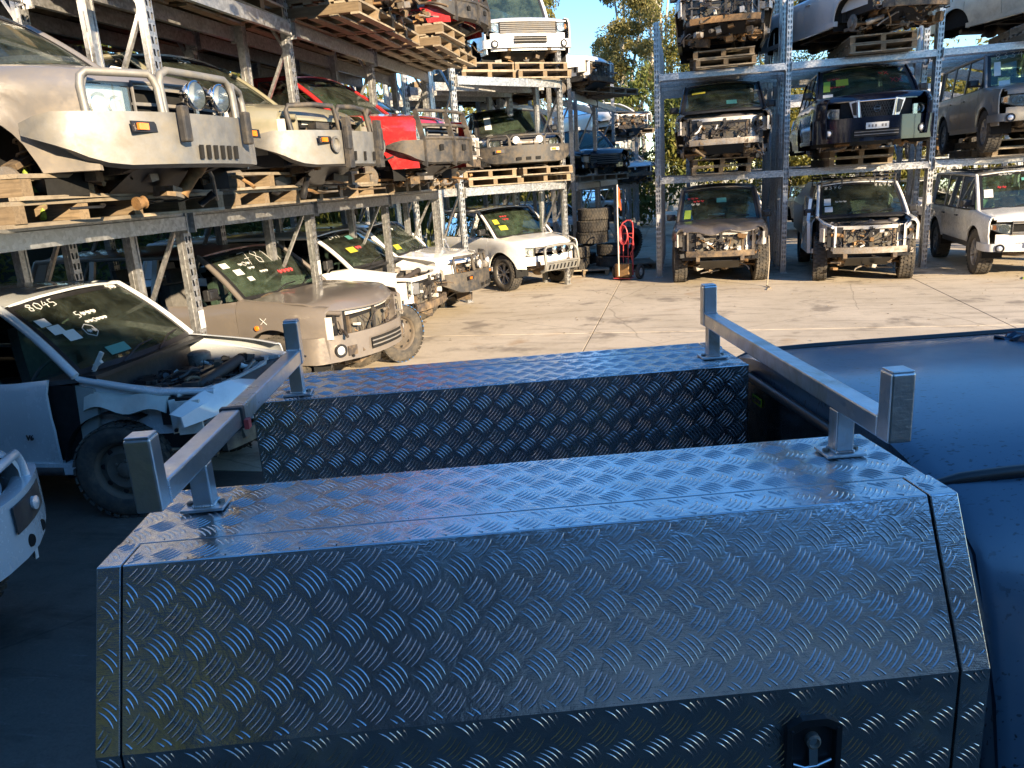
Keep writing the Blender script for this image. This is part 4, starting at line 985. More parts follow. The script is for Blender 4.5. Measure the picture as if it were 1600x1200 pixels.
# ================================================================ THE WRECKS
white = paint('white', (.78,.77,.74), .28, gloss=.2)
cleanwhite = paint('clean_white', (.80,.79,.77), .12, gloss=.15)
bluewhite = paint('pale_silver', (.66,.69,.71), .10, .1, gloss=.25)
silver = paint('silver', (.27,.255,.245), .34, .45, gloss=.3)
champ = paint('champagne', (.255,.225,.205), .22, .4, gloss=.28)
olive = paint('olive_champagne', (.31,.29,.20), .36, .3, gloss=.3)
redp = paint('red', (.42,.025,.028), .14, .1, gloss=.15)
blackp = paint('black', (.02,.02,.022), .22, .1, gloss=.12)
dkgrey = paint('dark_grey', (.07,.07,.075), .25, .3, gloss=.18)
navy = paint('navy', (.008,.012,.026), .03, .2, gloss=.12)
greyp = paint('mid_grey', (.20,.21,.22), .40, .3, gloss=.3)
taupe = paint('taupe', (.13,.112,.10), .32, .35, gloss=.35)
cream = paint('cream', (.62,.56,.42), .35, 0, gloss=.3)
maroon = paint('faded_maroon', (.20,.06,.05), .35, .1, gloss=.4)
PB = 2.19   # beam top of first level
# --- ground, left of the aisle
vehicle('pale silver pickup in the shade with its bonnet and front guard gone, engine bay open', 'pickup', (-3.31, 5.50, 0), 3,
        paint=bluewhite, kind='ute', L=4.9, W=1.72, zn=.95, zc=1.10, cow=-1.12, wx=-1.69, zr=1.66, belt=1.06, rx=-3.4, fa=-.84, ra=-3.8, sill=.42, wr=.37, dirt=0, hood='missing', front='stripped', missing=('fender-1','glass-1'),
        text=[('8045', .78, .84, .085), ('5~~~', .40, .60, .07), ('~~o~~~', .38, .50, .05), ('o', .50, .33, .16), ('~~', .47, .38, .06), ('9~~', -.55, .9, .07)],
        stick=[(.86,.60,-.12,.11,'paper'), (.82,.47,-.14,.12,'paper'), (.74,.36,-.15,.13,'paper'), (.48,.10,-.28,.10,'teal')], ant=.0, seed=4, ej=330, fj=24, ew=50, es=(.018,.06), ejm=(0,0,0,3,7,0,1,2,3,0,5,7), rimstyle='steel', steer=8, mirror=0, name='wrecked_pickup')
vehicle('silver four wheel drive with tube bar, only its front corner showing at lower left', 'four wheel drive', (-3.36, 2.40, .0), 0, paint=cleanwhite, bar='alloy', W=1.9, barz=(.58,.93), zn=1.05, rounds=1, barmat=bluewhite, seed=5)
vehicle('champagne four wheel drive with 7819 written on its windscreen, grille and left lamp missing', 'four wheel drive', (-3.50, 8.50, 0), -8, paint=champ, L=4.9, W=1.86, zn=1.01, zc=1.15, cow=-1.32, wx=-1.90, zr=1.70, belt=1.10, sill=.46, wr=.38, ar=.46, glass=False, front='stripped', bumper=1, hood='ok', ajar=.03,
        bumpermat=champ, bz=(.44,.74), so=0, missing=(), roofpaint=maroon, text=[('7819', .38, .60, .24, 'marker', .72), ('~o~', .55, .60, .08), ('~~', .45, .50, .07), ('~~~', .3, .40, .06), ('~~~~', -.05, .3, .10, 'redmarker')],
        stick=[(.86,.62,-.13,.12,'paper'), (.74,.44,-.14,.12,'paper'), (.62,.30,-.10,.08,'paper')], seed=6, ej=20, win=0)
vehicle('white four wheel drive without bumper, one headlight left and yellow sticker on the glass', 'four wheel drive', (-3.70, 11.3, 0), -3, paint=cleanwhite, L=4.8, W=1.82, zn=1.0, zc=1.17, cow=-1.0, wx=-1.6, zr=1.70, missing=('glass-1',), front='stripped', lightsonly=1, hood='missing', fstart=-.30,
        text=[('2~17', .72, .82, .10), ('~~', .3, .4, .1, 'redmarker')], stick=[(.62,.36,-.26,.14,'yellow'), (.2,.7,-.2,.12,'teal')], ant=.1, seed=7, ej=60, hl=(.48,.93,.74,.93), noliner=1, uj=24)
vehicle('white utility with a snorkel and black tubular bull bar at ground level', 'utility', (-3.66, 13.45, 0), -3, kind='ute', paint=cleanwhite, L=5.1, W=1.80, zn=1.0, zc=1.13, zr=1.68, wx=-1.75, rx=-3.7, ra=-3.9, front='stripped', hood='ok', bar='arb', rimstyle='steel',
        stick=[(.70,.15,-.22,.14,'yellow')], text=[('~~', .2, .7, .1)], seed=8)
vehicle('white dual cab utility with a chrome nudge bar and spotlights, parked at an angle', 'utility', (-2.62, 16.15, 0), -39, kind='ute', paint=cleanwhite, L=4.9, W=1.78, zn=.95, zc=1.10, cow=-1.0, wx=-1.65, zr=1.72, fa=-.72, rx=-3.45, ra=-3.75, bar='nudge', bumper=1, barz=(.42,.75), baroff=.1,
        hl=(.50,.95,.72,.92), gr=(.80,.90), slats=2, stick=[(.80,.42,-.16,.16,'yellow'), (.72,.22,-.24,.14,'yellow')], text=[('~~', .45, .5, .10, 'redmarker'), ('~~~', .5, .62, .08, 'redmarker')], seed=9, sill=.48)
# fix: bumper on nudge car is drawn with the bar
def simple_bumper(root_label, **k): pass
# --- level one, left
LZ = PB+.32-.34-.115
vehicle('silver pickup on the first shelf with alloy bull bar and two round driving lamps', 'pickup', (-3.36, 5.07, LZ), -4, kind='ute', paint=silver, L=5.0, W=1.88, zn=1.02, zc=1.14, cow=-1.2, wx=-2.0, zr=1.76, rx=-3.7, wheels=False, bar='alloy', barz=(.46,.80), hl=(.44,.93,.72,1.0), gr=(.74,1.0), gw=.3, slats=3, seed=11, uj=34, underjunk=1, text=[('~~', .4,.8,.08)])
vehicle('olive four wheel drive on the first shelf with silver bumper and black tube hoops', 'four wheel drive', (-3.42, 7.85, LZ), -6, paint=olive, L=4.8, W=1.9, zr=1.74, wheels=False, front='stripped', bar='wing', barz=(.48,.82), seed=12, uj=34, text=[('25~', .3,.86,.10)], roofpaint=taupe)
vehicle('red pickup on the first shelf wearing a black plate bull bar', 'pickup', (-3.08, 10.5, LZ), -8, kind='ute', paint=redp, L=5.0, W=1.86, zn=1.04, zc=1.16, zr=1.78, rx=-3.7, wheels=False, bar='frame', barz=(.50,.80), hl=(.50,.97,.78,1.0), gr=(.80,1.0), seed=13, uj=34)
vehicle('pale stripped four wheel drive on the first shelf, only radiator frame at the front', 'four wheel drive', (-3.45, 12.95, LZ), -8, paint=white, wheels=False, front='stripped', seed=14, uj=30, fj=30, zr=1.76)
vehicle('dark four wheel drive on the corner shelf with a black winch bar and green sunstrip', 'four wheel drive', (-3.12, 16.2, LZ+.06), -67, paint=dkgrey, W=1.86, L=4.6, wheels=False, bar='arb', barz=(.48,.84), hl=(.52,.95,.80,.98), stick=[(.75,.2,-.18,.5,'paper')], text=[('~~', .1,.5,.10)], seed=15, uj=34, zr=1.72)
# --- level two, left
TZ = 4.22+.30-.36
vehicle('dark wreck high on the second shelf nearest the camera, showing only its dirty underside', 'four wheel drive', (-3.2, 7.7, TZ), 0, paint=dkgrey, wheels=False, front='stripped', seed=16, uj=40)
vehicle('red wreck on the second shelf with its front torn off and cables hanging', 'four wheel drive', (-3.1, 10.15, TZ), 0, paint=redp, wheels=False, front='stripped', beammat=4, seed=17, uj=50, fj=50)
vehicle('red wreck on the second shelf with a dark steel bull bar', 'four wheel drive', (-3.2, 12.75, TZ), -4, paint=redp, wheels=False, bar='frame', barz=(.5,.74), barmat=M['plastic'], seed=18, uj=40, hood='missing')
vehicle('white boxy four wheel drive high on the corner shelf with a slotted bumper', 'four wheel drive', (-2.95, 16.3, TZ+.10), -62, paint=cleanwhite, L=4.7, W=1.86, boxy=.8, wheels=False, zr=1.84, zn=1.08, zc=1.16, wx=-1.55, hl=(.60,.93,.84,1.04), gr=(.84,1.04), bz=(.56,.72), bumper=1, slats=5, seed=19, uj=34, glass=True)
# --- right rack
vehicle('taupe four wheel drive at ground level with crumpled bonnet and empty headlamp holes', 'four wheel drive', (.72, 15.62, 0), -91, paint=taupe, L=4.8, W=1.86, sill=.56, ar=.50, zn=1.08, zc=1.20, zr=1.87, wx=-1.85, front='stripped', hood='ok', crumple=.05, stick=[(-.2,.5,.25,.14,'teal'), (.85,.08,-.16,.24,'lime')], text=[('~~~', .82,.62,.10,'redmarker'), ('~~', .7,.42,.12), ('~~~', .66,.52,.1,'redmarker')], seed=20, fj=34, wr=.43, steer=6, dkpillar=0, dksill=1)
vehicle('white utility stripped at the front with grey canopy, black roof basket and 8676 on glass', 'utility', (3.35, 15.2, 0), -93, kind='ute', paint=cleanwhite, L=5.3, W=1.80, sill=.56, ar=.50, zn=1.10, zc=1.20, cow=-1.15, zr=1.82, rx=-2.9, bp=-2.35, cp=-2.9, ra=-4.1, four=0, front='stripped', hood='missing', text=[('8376', .86,.82,.11), ('8676', -.40,.84,.11), ('~~~', .60,.35,.09)], stick=[(.86,.30,-.16,.20,'paper'), (.84,.12,-.18,.14,'paper')], seed=21, fj=30, ej=70, wr=.43, seatmat='tanseat', steer=-5, beammat=1, missing=('fender-1',))
vehicle('old white boxy off-roader with raised lettering on its bonnet edge and roof rails', 'off-roader', (6.25, 15.35, .0), -93, paint=white, boxy=.85, L=4.6, W=1.83, zn=1.08, zc=1.18, belt=1.16, cow=-1.05, wx=-1.5, zr=1.86, rx=-4.35, hl=(.55,.86,.80,1.0), gr=(.80,1.02), front='full', bumper=1, bumpermat=white, bz=(.50,.64), slats=2, dksill=1, wr=.42, ar=.50, sill=.55, text=[('~~', .6,.5,.10,'redmarker'), ('~~~', .55,.88,.1)], stick=[(.88,.30,-.18,.22,'paper'), (.1,.72,-.06,.08,'teal')], seed=22, seatmat='tanseat', dkhandle=1)
vehicle('black four wheel drive on the middle shelf with stripped front and bare steel crash beam', 'four wheel drive', (.80, 16.15, PB-.06+.08), -91, paint=blackp, L=4.8, W=1.88, zr=1.80, zn=1.02, zc=1.18, hood='missing', front='stripped', wheels=False, beammat=1, text=[('3~', -.72,.55,.12)], stick=[(.78,.62,-.35,.08,'yellow'), (-.1,.18,-.25,.12,'teal')], seed=23, fj=40, ej=60, uj=30)
vehicle('large navy four wheel drive on the middle shelf, chrome winged grille and number plate', 'four wheel drive', (3.45, 15.75, PB-.06+.06), -93, paint=navy, L=5.1, W=2.02, zn=1.14, zc=1.24, belt=1.2, cow=-1.25, wx=-2.0, zr=1.86, wheels=False, mesh_grille=1, gw=.30, hl=(.56,1.0,.78,1.0), gr=(.78,1.08), bz=(.38,.80), plate=1, text=[('~~~', .80,.55,.10,'redmarker'), ('~x', -.30,.62,.12,'redmarker'), ('~~~', -.45,.92,.08), ('xx', -.52,.35,.14,'redmarker'), ('~~~~', .75,.28,.09,'redmarker')], stick=[(.62,.35,-.26,.22,'yellow'), (.88,.02,-.20,.10,'paper'), (.88,.2,-.14,.35,'lime')], seed=24, uj=16, seatmat='tanseat')
vehicle('grey boxy four wheel drive on the middle shelf with 8334 written on its windscreen', 'four wheel drive', (6.45, 16.0, PB+.04), -93, paint=greyp, bonnetpaint=champ, boxy=.9, L=4.7, W=1.84, zn=1.06, zc=1.18, wx=-1.52, zr=1.84, belt=1.16, hl=(.50,.92,.76,.98), gr=(.78,.98), bumper=1, bz=(.52,.66), bumpermat=M['alloy'], text=[('8334', .82,.80,.16)], stick=[(.84,.30,-.13,.42,'paper'), (.75,.04,-.22,.12,'paper'), (.25,.75,-.16,.1,'lime')], wheel_missing=1, seed=25, missing=('wheel1f',))
vehicle('brown wreck on the top right shelf with orange indicators and torn open underside', 'four wheel drive', (.80, 16.1, 4.2+.20), -91, paint=taupe, wheels=False, front='stripped', hood='missing', seed=26, uj=44, fj=30, beammat=4)
vehicle('silver utility twisted across the top shelf with its engine hanging out', 'utility', (4.15, 16.2, 4.2+.16), -71, kind='ute', paint=cleanwhite, wheels=False, seed=27, uj=44, fj=40, L=5.0, front='stripped', hood='missing', glass=False)
vehicle('cream wreck on the top shelf at the right edge of the photo', 'four wheel drive', (7.9, 16.2, 4.2+.16), -68, paint=cream, wheels=False, front='stripped', seed=28, uj=30)
# --- further down the aisle
bgv = []
bgv.append(vehicle('dark blue car body in the shaded rack beyond the tyres', 'car', (-2.0, 21.9, 2.0), -60, name='wrecked_car', paint=navy, wheels=False, W=1.7, L=4.2, zr=1.55, zn=.85, zc=1.0, belt=1.0, seed=31, text=()))
bgv.append(vehicle('white panel body on top of the far left rack with blue tinted window', 'van', (-1.75, 19.7, 3.92), -20, name='wrecked_van', paint=cleanwhite, kind='ute', wheels=False, L=5.0, W=1.8, front='stripped', seed=32, uj=10, nodoors=None))
bgv.append(vehicle('crushed silver and white wreck on top of the far rack', 'car', (-1.5, 27.4, 3.2), -50, paint=white, wheels=False, L=4.4, zr=1.5, front='stripped', hood='missing', seed=33, fj=30, ws=1))
bgv.append(vehicle('white sedan wreck on the middle level of the far rack', 'car', (-1.5, 27.5, 1.65), -60, paint=cleanwhite, wheels=False, L=4.5, zr=1.5, zn=.86, zc=1.0, belt=1.0, front='stripped', seed=34, hood='ok'))
bgv.append(vehicle('white car with a black stripped front parked at the end of the aisle', 'car', (-2.3, 38.5, 0), -50, paint=cleanwhite, L=4.5, zr=1.5, zn=.9, zc=1.0, belt=1.0, front='stripped', seed=35, hood='ok'))
bgv.append(vehicle('silver blue car low beside the aisle behind the tyre stack', 'car', (-2.9, 24.6, 0), -40, paint=bluewhite, L=4.4, zr=1.5, zn=.86, zc=1.0, belt=1.0, front='stripped', seed=36))
bgl = [((1.6, 24.6, 0), -90, 'white car behind the first bay of the right rack'), ((4.6, 24.4, 0), -88, 'pale car behind the second bay of the right rack, seen over the white utility'),
       ((7.6, 24.6, 0), -92, 'white car parked behind the boxy off-roader'), ((1.6, 24.8, 2.15), -90, 'white wreck on the rear rack behind the black four wheel drive'), ((4.5, 24.7, 2.15), -90, 'pale wreck on the rear rack behind the navy four wheel drive'), ((7.4, 24.7, 2.15), -90, 'wreck on the rear rack behind the grey four wheel drive')]
KK = {}
for q in bpy.data.objects:
    if q.parent: KK.setdefault(q.parent.name, []).append(q)
for i, (l, a, lb) in enumerate(bgl):
    c = copy_tree(bgv[[4,2,3,3,2,5][i]], None, KK); c.location = l; c.rotation_euler = (0,0,R_(a)); c['label'] = lb; c['category'] = 'car'
# ---------------------------------------------------------------- pallets under them
n = 0
rowname = {0: 'first', 1: 'second', 2: 'third', 3: 'fourth'}
def under(x, y, z, rz, what, k=2, stack=1, sp=1.2, single=False, jit=.05):
    """pallets in a row from the nose backwards along the car direction"""
    d = Vector((math.cos(R_(rz)), math.sin(R_(rz)), 0)); s_ = Vector((-d.y, d.x, 0))
    for i in range(k):
        for j in ((0,) if single else (0, 1)):
            oo = prnd.uniform(-jit, jit)
            for q in range(stack):
                p = Vector((x, y, z))-d*(.60+i*1.27+oo+prnd.uniform(-jit,jit)*1.2)+s_*((0 if single else (j-.5)*sp)+prnd.uniform(-.05,.05))
                where = '' if single else ('left ' if j else 'right ')
                lev = '' if stack == 1 else ('lower ' if q == 0 else 'upper ')
                lab = '%s%swooden pallet, %s from the nose, under the %s' % (lev, where, rowname[i], what)
                pallet((p.x, p.y, z+q*.158), R_(rz+90+prnd.uniform(-2.5,2.5)), lab)
for (x, y, z, rz, wh, k, st) in ((-3.88, 5.1, 2.20, 0, 'silver pickup', 3, 2), (-3.95, 7.70, 2.20, 0, 'olive four wheel drive', 3, 2), (-3.85, 10.2, 2.20, 0, 'red pickup', 3, 2), (-4.0, 12.75, 2.20, 0, 'pale stripped wreck', 3, 2),
        (-3.20, 15.9, 2.20, -52, 'dark winch bar wreck', 3, 2), (-4.4, 7.7, 4.23, 0, 'dark high wreck', 3, 1), (-3.6, 10.2, 4.23, 0, 'red torn wreck', 3, 2), (-3.40, 12.75, 4.23, 0, 'high red wreck with bull bar', 3, 2), (-3.1, 15.9, 4.21, -52, 'high white boxy wreck', 3, 2)):
    under(x, y, z, rz, wh, k, stack=st, jit=.10)
for (x, y, z, wh) in ((.80, 16.95, 2.14, 'black four wheel drive'), (3.45, 16.9, 2.14, 'navy four wheel drive'), (6.4, 16.9, 2.14, 'grey boxy four wheel drive'), (.8, 16.9, 4.21, 'brown top wreck'), (3.75, 16.8, 4.21, 'silver top utility'), (6.9, 16.8, 4.21, 'cream top wreck')):
    under(x, y, z, -90, wh, 2, stack=2, single=True)
for (x, y, z, rz, wh) in ((-2.0, 20.7, 2.12, -30, 'dark blue body'), (-1.7, 20.6, 4.22, -30, 'white panel body'), (-1.9, 28.1, 3.57, -50, 'crushed silver wreck'), (-1.9, 28.1, 1.92, -50, 'white sedan wreck')):
    under(x, y, z, rz, wh, 1)
# ================================================================ THE UTILITY WITH TOOL BOXES (foreground)
TH = R_(16.0)
ute = thing('parked_utility', 'dark blue utility right in front of the camera, carrying two chequer plate boxes', 'utility', (-.94, 1.02, 0), TH)
BZ = 1.70; BL = 1.425
def sheetpt(P0, A, B, u, v, nrm, h): return P0+A*u+B*v+nrm*h
def tread(mb, P0, A, B, w, h, pu=.064, pv=.086, ou=0, ov=0, seed=0, big=1.0):
    """five-bar tread: pairs of bar groups leaning left and right on the panel P0 + u*A + v*B"""
    P0, A, B = Vector(P0), Vector(A).normalized(), Vector(B).normalized(); N_ = A.cross(B); N_ = N_.normalized()
    if seed < 0: N_ = -N_
    nu = int(w/pu)+2; nv = int(h/pv)+2; e = .004
    for i in range(-1, nu):
        for j in range(-1, nv):
            for ty in (0, 1):
                cu = ou+i*pu+(pu/2 if ty else 0); cv = ov+j*pv+(pv/2 if ty else 0)
                if cu < -.03 or cu > w+.03 or cv < -.03 or cv > h+.03: continue
                dirv = (math.sin(R_(-41)), math.cos(R_(-41))) if ty == 0 else (math.sin(R_(41)), math.cos(R_(41)))
                per = (dirv[1], -dirv[0]); Lb = .0445
                for k in range(5):
                    o = (k-2)*.0096; st = []
                    for q in range(7):
                        t = -1+2*q/6; al = t*Lb/2*(1-.06*abs(k-2)); bow = .0036*(1-t*t)
                        u = cu+dirv[0]*al+per[0]*(o+bow); v = cv+dirv[1]*al+per[1]*(o+bow); wd = .0017*(1-abs(t)**3)**.6+.0003
                        st.append((u, v, wd, .0013*(1-abs(t)**4)+.0002))
                    if any(s[0] < e or s[0] > w-e or s[1] < e or s[1] > h-e for s in st):
                        st = [s for s in st if e < s[0] < w-e and e < s[1] < h-e]
                        if len(st) < 3: continue
                    vs = []
                    for (u, v, wd, hh) in st:
                        c = P0+A*u+B*v; p_ = (A*per[0]+B*per[1])*wd
                        vs += [c-p_, c-p_*.35+N_*hh, c+p_*.35+N_*hh, c+p_]
                    fs = []
                    for q in range(len(st)-1):
                        a = q*4
                        for z in range(3): fs.append((a+z, a+z+1, a+z+5, a+z+4))
                    mb.add(vs, fs, True)
def toolbox(name, label, mirror, v0):
    """v0: position of the top outer edge; mirror flips it to the far side"""
    t = thing(name, label, 'tool box', (-.94, 1.02, 0), TH, 'chequer plate tool boxes on the tray')
    f = -1 if mirror else 1
    Y = lambda v: v0+f*v
    D = .345; zb = 1.425; ob = -.13; low = .72
    def quad(b, P, th=-.004, n=1, m=1):
        P0, P1, P2, P3 = [Vector(p) for p in P]
        G_ = [[P0.lerp(P1, i/n).lerp(P3.lerp(P2, i/n), j/m) for j in range(m+1)] for i in range(n+1)]
        nn = (P1-P0).cross(P3-P0).normalized(); b.slab(G_, nn*th, False)
    # fixed top panel (behind the lid hinge groove)
    g0 = .088
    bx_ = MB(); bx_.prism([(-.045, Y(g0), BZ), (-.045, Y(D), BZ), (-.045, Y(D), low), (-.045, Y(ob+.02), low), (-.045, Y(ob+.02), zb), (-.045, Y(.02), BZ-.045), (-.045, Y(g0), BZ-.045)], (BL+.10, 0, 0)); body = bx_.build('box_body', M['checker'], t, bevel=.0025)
    # end strips framing the lid
    for (a, c, nm) in ((-.045, -.004, 'corner_strip'), (BL+.006, BL+.058, 'corner_strip')):
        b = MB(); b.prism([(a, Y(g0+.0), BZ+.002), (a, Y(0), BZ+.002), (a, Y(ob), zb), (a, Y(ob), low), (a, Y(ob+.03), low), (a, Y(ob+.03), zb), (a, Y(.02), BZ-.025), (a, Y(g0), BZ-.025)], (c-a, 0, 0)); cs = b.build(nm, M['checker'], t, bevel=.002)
        b = MB(); w = c-a
        if not mirror:
            tread(b, (a, Y(0), BZ), (1,0,0), (0,f*(ob),zb-BZ), w, math.hypot(ob, zb-BZ), seed=-1, ov=.02)
            tread(b, (a, Y(ob), zb), (1,0,0), (0,0,-1), w, zb-low, seed=-1, ov=.05)
        tread(b, (a, Y(0), BZ+.002), (1,0,0), (0,f,0), w, g0, seed=f, ov=.03); b.build('tread_bars', M['tread'], cs, kind='stuff')
    # lid: top strip, sloped face and vertical lower face with folded edges
    b = MB(); fo = .003
    P = [(Y(g0-.0075), BZ+.002), (Y(.0), BZ+.002), (Y(ob), zb), (Y(ob), low+.06)]
    G_ = []
    for x in (0.0, BL*.25, BL*.5, BL*.75, BL): G_.append([(x, y, z) for y, z in P])
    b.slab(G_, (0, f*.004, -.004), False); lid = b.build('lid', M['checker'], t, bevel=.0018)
    b = MB()
    tread(b, (0, Y(0), BZ+.002), (1,0,0), (0,f,0), BL, g0-.009, seed=f, ov=.074-.086, ou=.03)
    if not mirror:
        tread(b, (0, Y(0), BZ+.002), (1,0,0), (0,f*ob,zb-BZ-.002), BL, math.hypot(ob, zb-BZ), seed=-1, ov=.012, ou=.03)
        tread(b, (0, Y(ob), zb), (1,0,0), (0,0,-1), BL, zb-low-.06, seed=-1, ov=.052-.086, ou=.03)
    b.build('tread_bars', M['tread'], lid, kind='stuff')
    b = MB(); tread(b, (-.045, Y(g0), BZ), (1,0,0), (0,f,0), BL+.10, D-g0, seed=f, ou=.02, ov=.03)
    # inner vertical face, towards the gap
    tread(b, (-.045, Y(D), BZ), (1,0,0), (0,0,-1), BL+.10, BZ-low, pu=.066, pv=.075, seed=-1 if f < 0 else 1, ov=.02)
    if not mirror:
        pass
    b.build('tread_bars', M['tread'], body, kind='stuff')
    # rubber seal in the groove
    b = MB(); b.box(0, BL, min(Y(g0-.006),Y(g0-.001)), max(Y(g0-.006),Y(g0-.001)), BZ-.02, BZ-.016); b.build('lid_seal', M['cplastic'], t)
    return t, lid, Y, ob, zb, low
t1, lid1, Yn, ob, zb, low = toolbox('tool_box', 'chequer plate tool box nearest the camera with a sloping lid and recessed black latch', False, 0.0)
toolbox('tool_box', 'chequer plate tool box on the far side of the tray', True, 1.37)
# latch on the lower face
for (u, z0) in ((1.165, 1.315), (.27, 1.255)):
    la = thing_part('latch', t1, (u, ob-.002, z0))
    la.scale = (.76, 1, .86)
    oc = [(-.058,-.075),(.058,-.075),(.062,-.06),(.062,.045),(.028,.062),(-.028,.062),(-.062,.045),(-.062,-.06)]
    ic = [(x*.82, y*.80-.004) for x, y in oc]; b = MB(); n = 8
    vs = [(x, -.014, z) for x, z in oc]+[(x, -.014, z) for x, z in ic]+[(x*.96, -.001, z*.97) for x, z in ic]+[(x, .004, z) for x, z in oc]
    fs = [(i,(i+1)%n,n+(i+1)%n,n+i) for i in range(n)]+[(n+i,n+(i+1)%n,2*n+(i+1)%n,2*n+i) for i in range(n)]+[tuple(2*n+i for i in range(n))]+[(i,(i+1)%n,3*n+(i+1)%n,3*n+i) for i in range(n)]
    b.add(vs, fs, False); b.build('latch_plate', M['cplastic'], la, bevel=.002)
    b = MB(); b.tube([(-.045,-.006,-.045),(-.02,-.010,-.052),(.01,-.010,-.05),(.045,-.006,-.042)], .004, 8); b.bar((0,-.004,.02),(0,-.010,-.045), .02, .007,(0,1,0)); b.build('latch_handle', M['chrome'], la)
    b = MB(); b.lathe([(.017,.0),(.017,.016),(.012,.018),(.010,.012),(0,.012)], (0,.004,.008), (0,-1,0), 18); b.build('lock_barrel', M['castiron'], la)
    b = MB()
    for (x, z) in ((-.05,-.066),(.05,-.066),(-.053,.04),(.053,.04)): b.lathe([(.004,0),(.003,.003),(0,.003)], (x,-.014,z), (0,-1,0), 8)
    b.build('rivet', M['cplastic'], la)
# ladder rack bars
def crossbar(label, u0, u1, zt, vn, vf, foot_n, foot_f):
    """square tube bar across the tray; u0/u1 = along-tray position at near and far end"""
    t = thing('ladder_rack_bar', label, 'ladder rack', (-.94, 1.02, 0), TH, 'ladder rack bars over the tray')
    s = .021
    P = lambda v: lerp(u0, u1, (v-vn)/(vf-vn))
    b = MB(); b.bar((P(vn), vn, zt-s), (P(vf), vf, zt-s), 2*s, 2*s); b.build('bar', M['tube'], t, bevel=.004)
    for v, e in ((vn, -1), (vf, 1)):
        b = MB(); c = P(v); y = v+e*s*1.02
        b.box(c-s-.001, c+s+.001, y-s, y+s, zt-2*s-.0, zt+.088); b.build('upright', M['tube'], t, bevel=.004)
        b = MB(); b.box(c-s+.001, c+s-.001, y-s+.002, y+s-.002, zt+.088, zt+.092); b.build('end_cap', M['tube'], t, bevel=.0015)
        b = MB(); n = 10
        for k in range(n): b.lathe([(0,-.004),(.0035,0),(0,.004)], (lerp(c-s, c+s, (k+.5)/n), v-e*.001, zt+.001), (1,0,0), 6)
        for k in range(n): b.lathe([(0,-.004),(.003,0),(0,.004)], (c+s+.0005, v-e*.0, lerp(zt-2*s, zt, (k+.5)/n)), (0,0,1), 6)
        b.build('weld_bead', M['weld'], t)
    for v in (foot_n, foot_f):
        c = P(v); b = MB(); b.box(c-.019, c+.019, v-.019, v+.019, BZ+.010, zt-2*s); b.build('leg', M['tube'], t, bevel=.003)
        b = MB(); b.box(c-.042, c+.042, v-.032, v+.032, BZ+.003, BZ+.009); b.build('foot_plate', M['tube'], t, bevel=.0015)
        b = MB(); 
        for q in (-1,1): b.lathe([(.007,.0),(.007,.005),(0,.006)], (c+q*.031, v, BZ+.009), (0,0,1), 6)
        b.build('bolt', M['castiron'], t)
        b = MB(); n = 12
        for sx, sy in ((1,0),(-1,0),(0,1),(0,-1)):
            for k in range(n):
                tt = lerp(-.019,.019,(k+.5)/n); b.lathe([(0,-.003),(.0035,0),(0,.003)], (c+(sx*.020 if sx else tt), v+(sy*.020 if sy else tt), BZ+.0105), (0,1,0) if sx else (1,0,0), 6)
        b.build('weld_bead', M['weld'], t)
    return t
crossbar('square aluminium ladder rack bar on the left with a strap round it', .065, .085, 1.838, .035, 1.09, .235, 1.145-.06)
crossbar('square aluminium ladder rack bar over the cab end of the tray at the right', 1.375, 1.405, 1.842, .055, 1.17, .235, 1.215-.07)
st = MB(); v = .47; c = lerp(.065,.085,(v-.035)/1.05)
st.bar((c-.026, v, 1.817), (c+.026, v, 1.817), .022, .050, (0,0,1)); st = st.build('strap', M['cplastic'], None, bevel=.003)
tag(st, 'black strap with a red buckle wrapped round the left ladder rack bar', 'strap'); st.location = (-.94, 1.02, 0); st.rotation_euler = (0,0,TH)
b = MB(); b.box(c+.026, c+.036, v-.012, v+.010, 1.79, 1.812); b.build('buckle', M['red'], st)
# tray deck and cab
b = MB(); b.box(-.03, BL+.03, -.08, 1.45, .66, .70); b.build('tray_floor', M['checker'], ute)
b = MB(); b.bar((-.2, .38, .58), (4.2, .38, .58), .07, .14); b.bar((-.2, .99, .58), (4.2, .99, .58), .07, .14); b.build('chassis_rail', M['chassis'], ute)
cu0, cu1, cm = 1.535, 4.4, .745
half = [(.575,1.655),(.50,1.683),(.40,1.70),(.25,1.713),(.10,1.72),(0,1.722)]
outer = [(.60,1.650),(.66,1.625),(.72,1.56),(.775,1.45),(.815,1.30),(.85,1.15),(.875,1.0),(.88,.80),(.86,.62)]
def ring(pts): return [(cm-w, z) for w, z in pts]
us = [cu0, cu0+.012, cu0+.04, cu0+.1, cu0+.4, cu0+1.0, cu0+1.6, cu1]
fac = [(.05,.014), (.016,.006), (.003,.001), (0,0), (0,0), (0,.004), (0,.002), (0,-.02)]
full = [(cm-w, z) for w, z in half]+[(cm+w, z) for w, z in half[::-1][1:]]
b = MB(); P = []
for u, (sh_, dz) in zip(us, fac): P.append([(u, cm+(v-cm)*(1-sh_*.3), z-dz) for v, z in full])
b.slab(P, (0,0,-.02)); b.build('cab_roof', M['cab'], ute)
for s in (1, -1):
    b = MB(); P = []
    for u, (sh_, dz) in zip(us, fac): P.append([(u, cm-s*w*(1-sh_*.8), z-dz) for w, z in outer])
    b.slab(P, (0, s*.02, 0)); b.build('cab_side', M['cab'], ute)
    b = MB(); b.tube([(cu0+.005, cm-s*.56, 1.60), (cu0+.015, cm-s*.578, 1.640), (cu0+.06, cm-s*.586, 1.655), (cu0+.16, cm-s*.590, 1.662), (cu0+.3, cm-s*.592, 1.664), (cu1, cm-s*.592, 1.655)], .013, 10); b.build('roof_gutter_seal', M['rubber'] if 0 else M['cplastic'], ute)
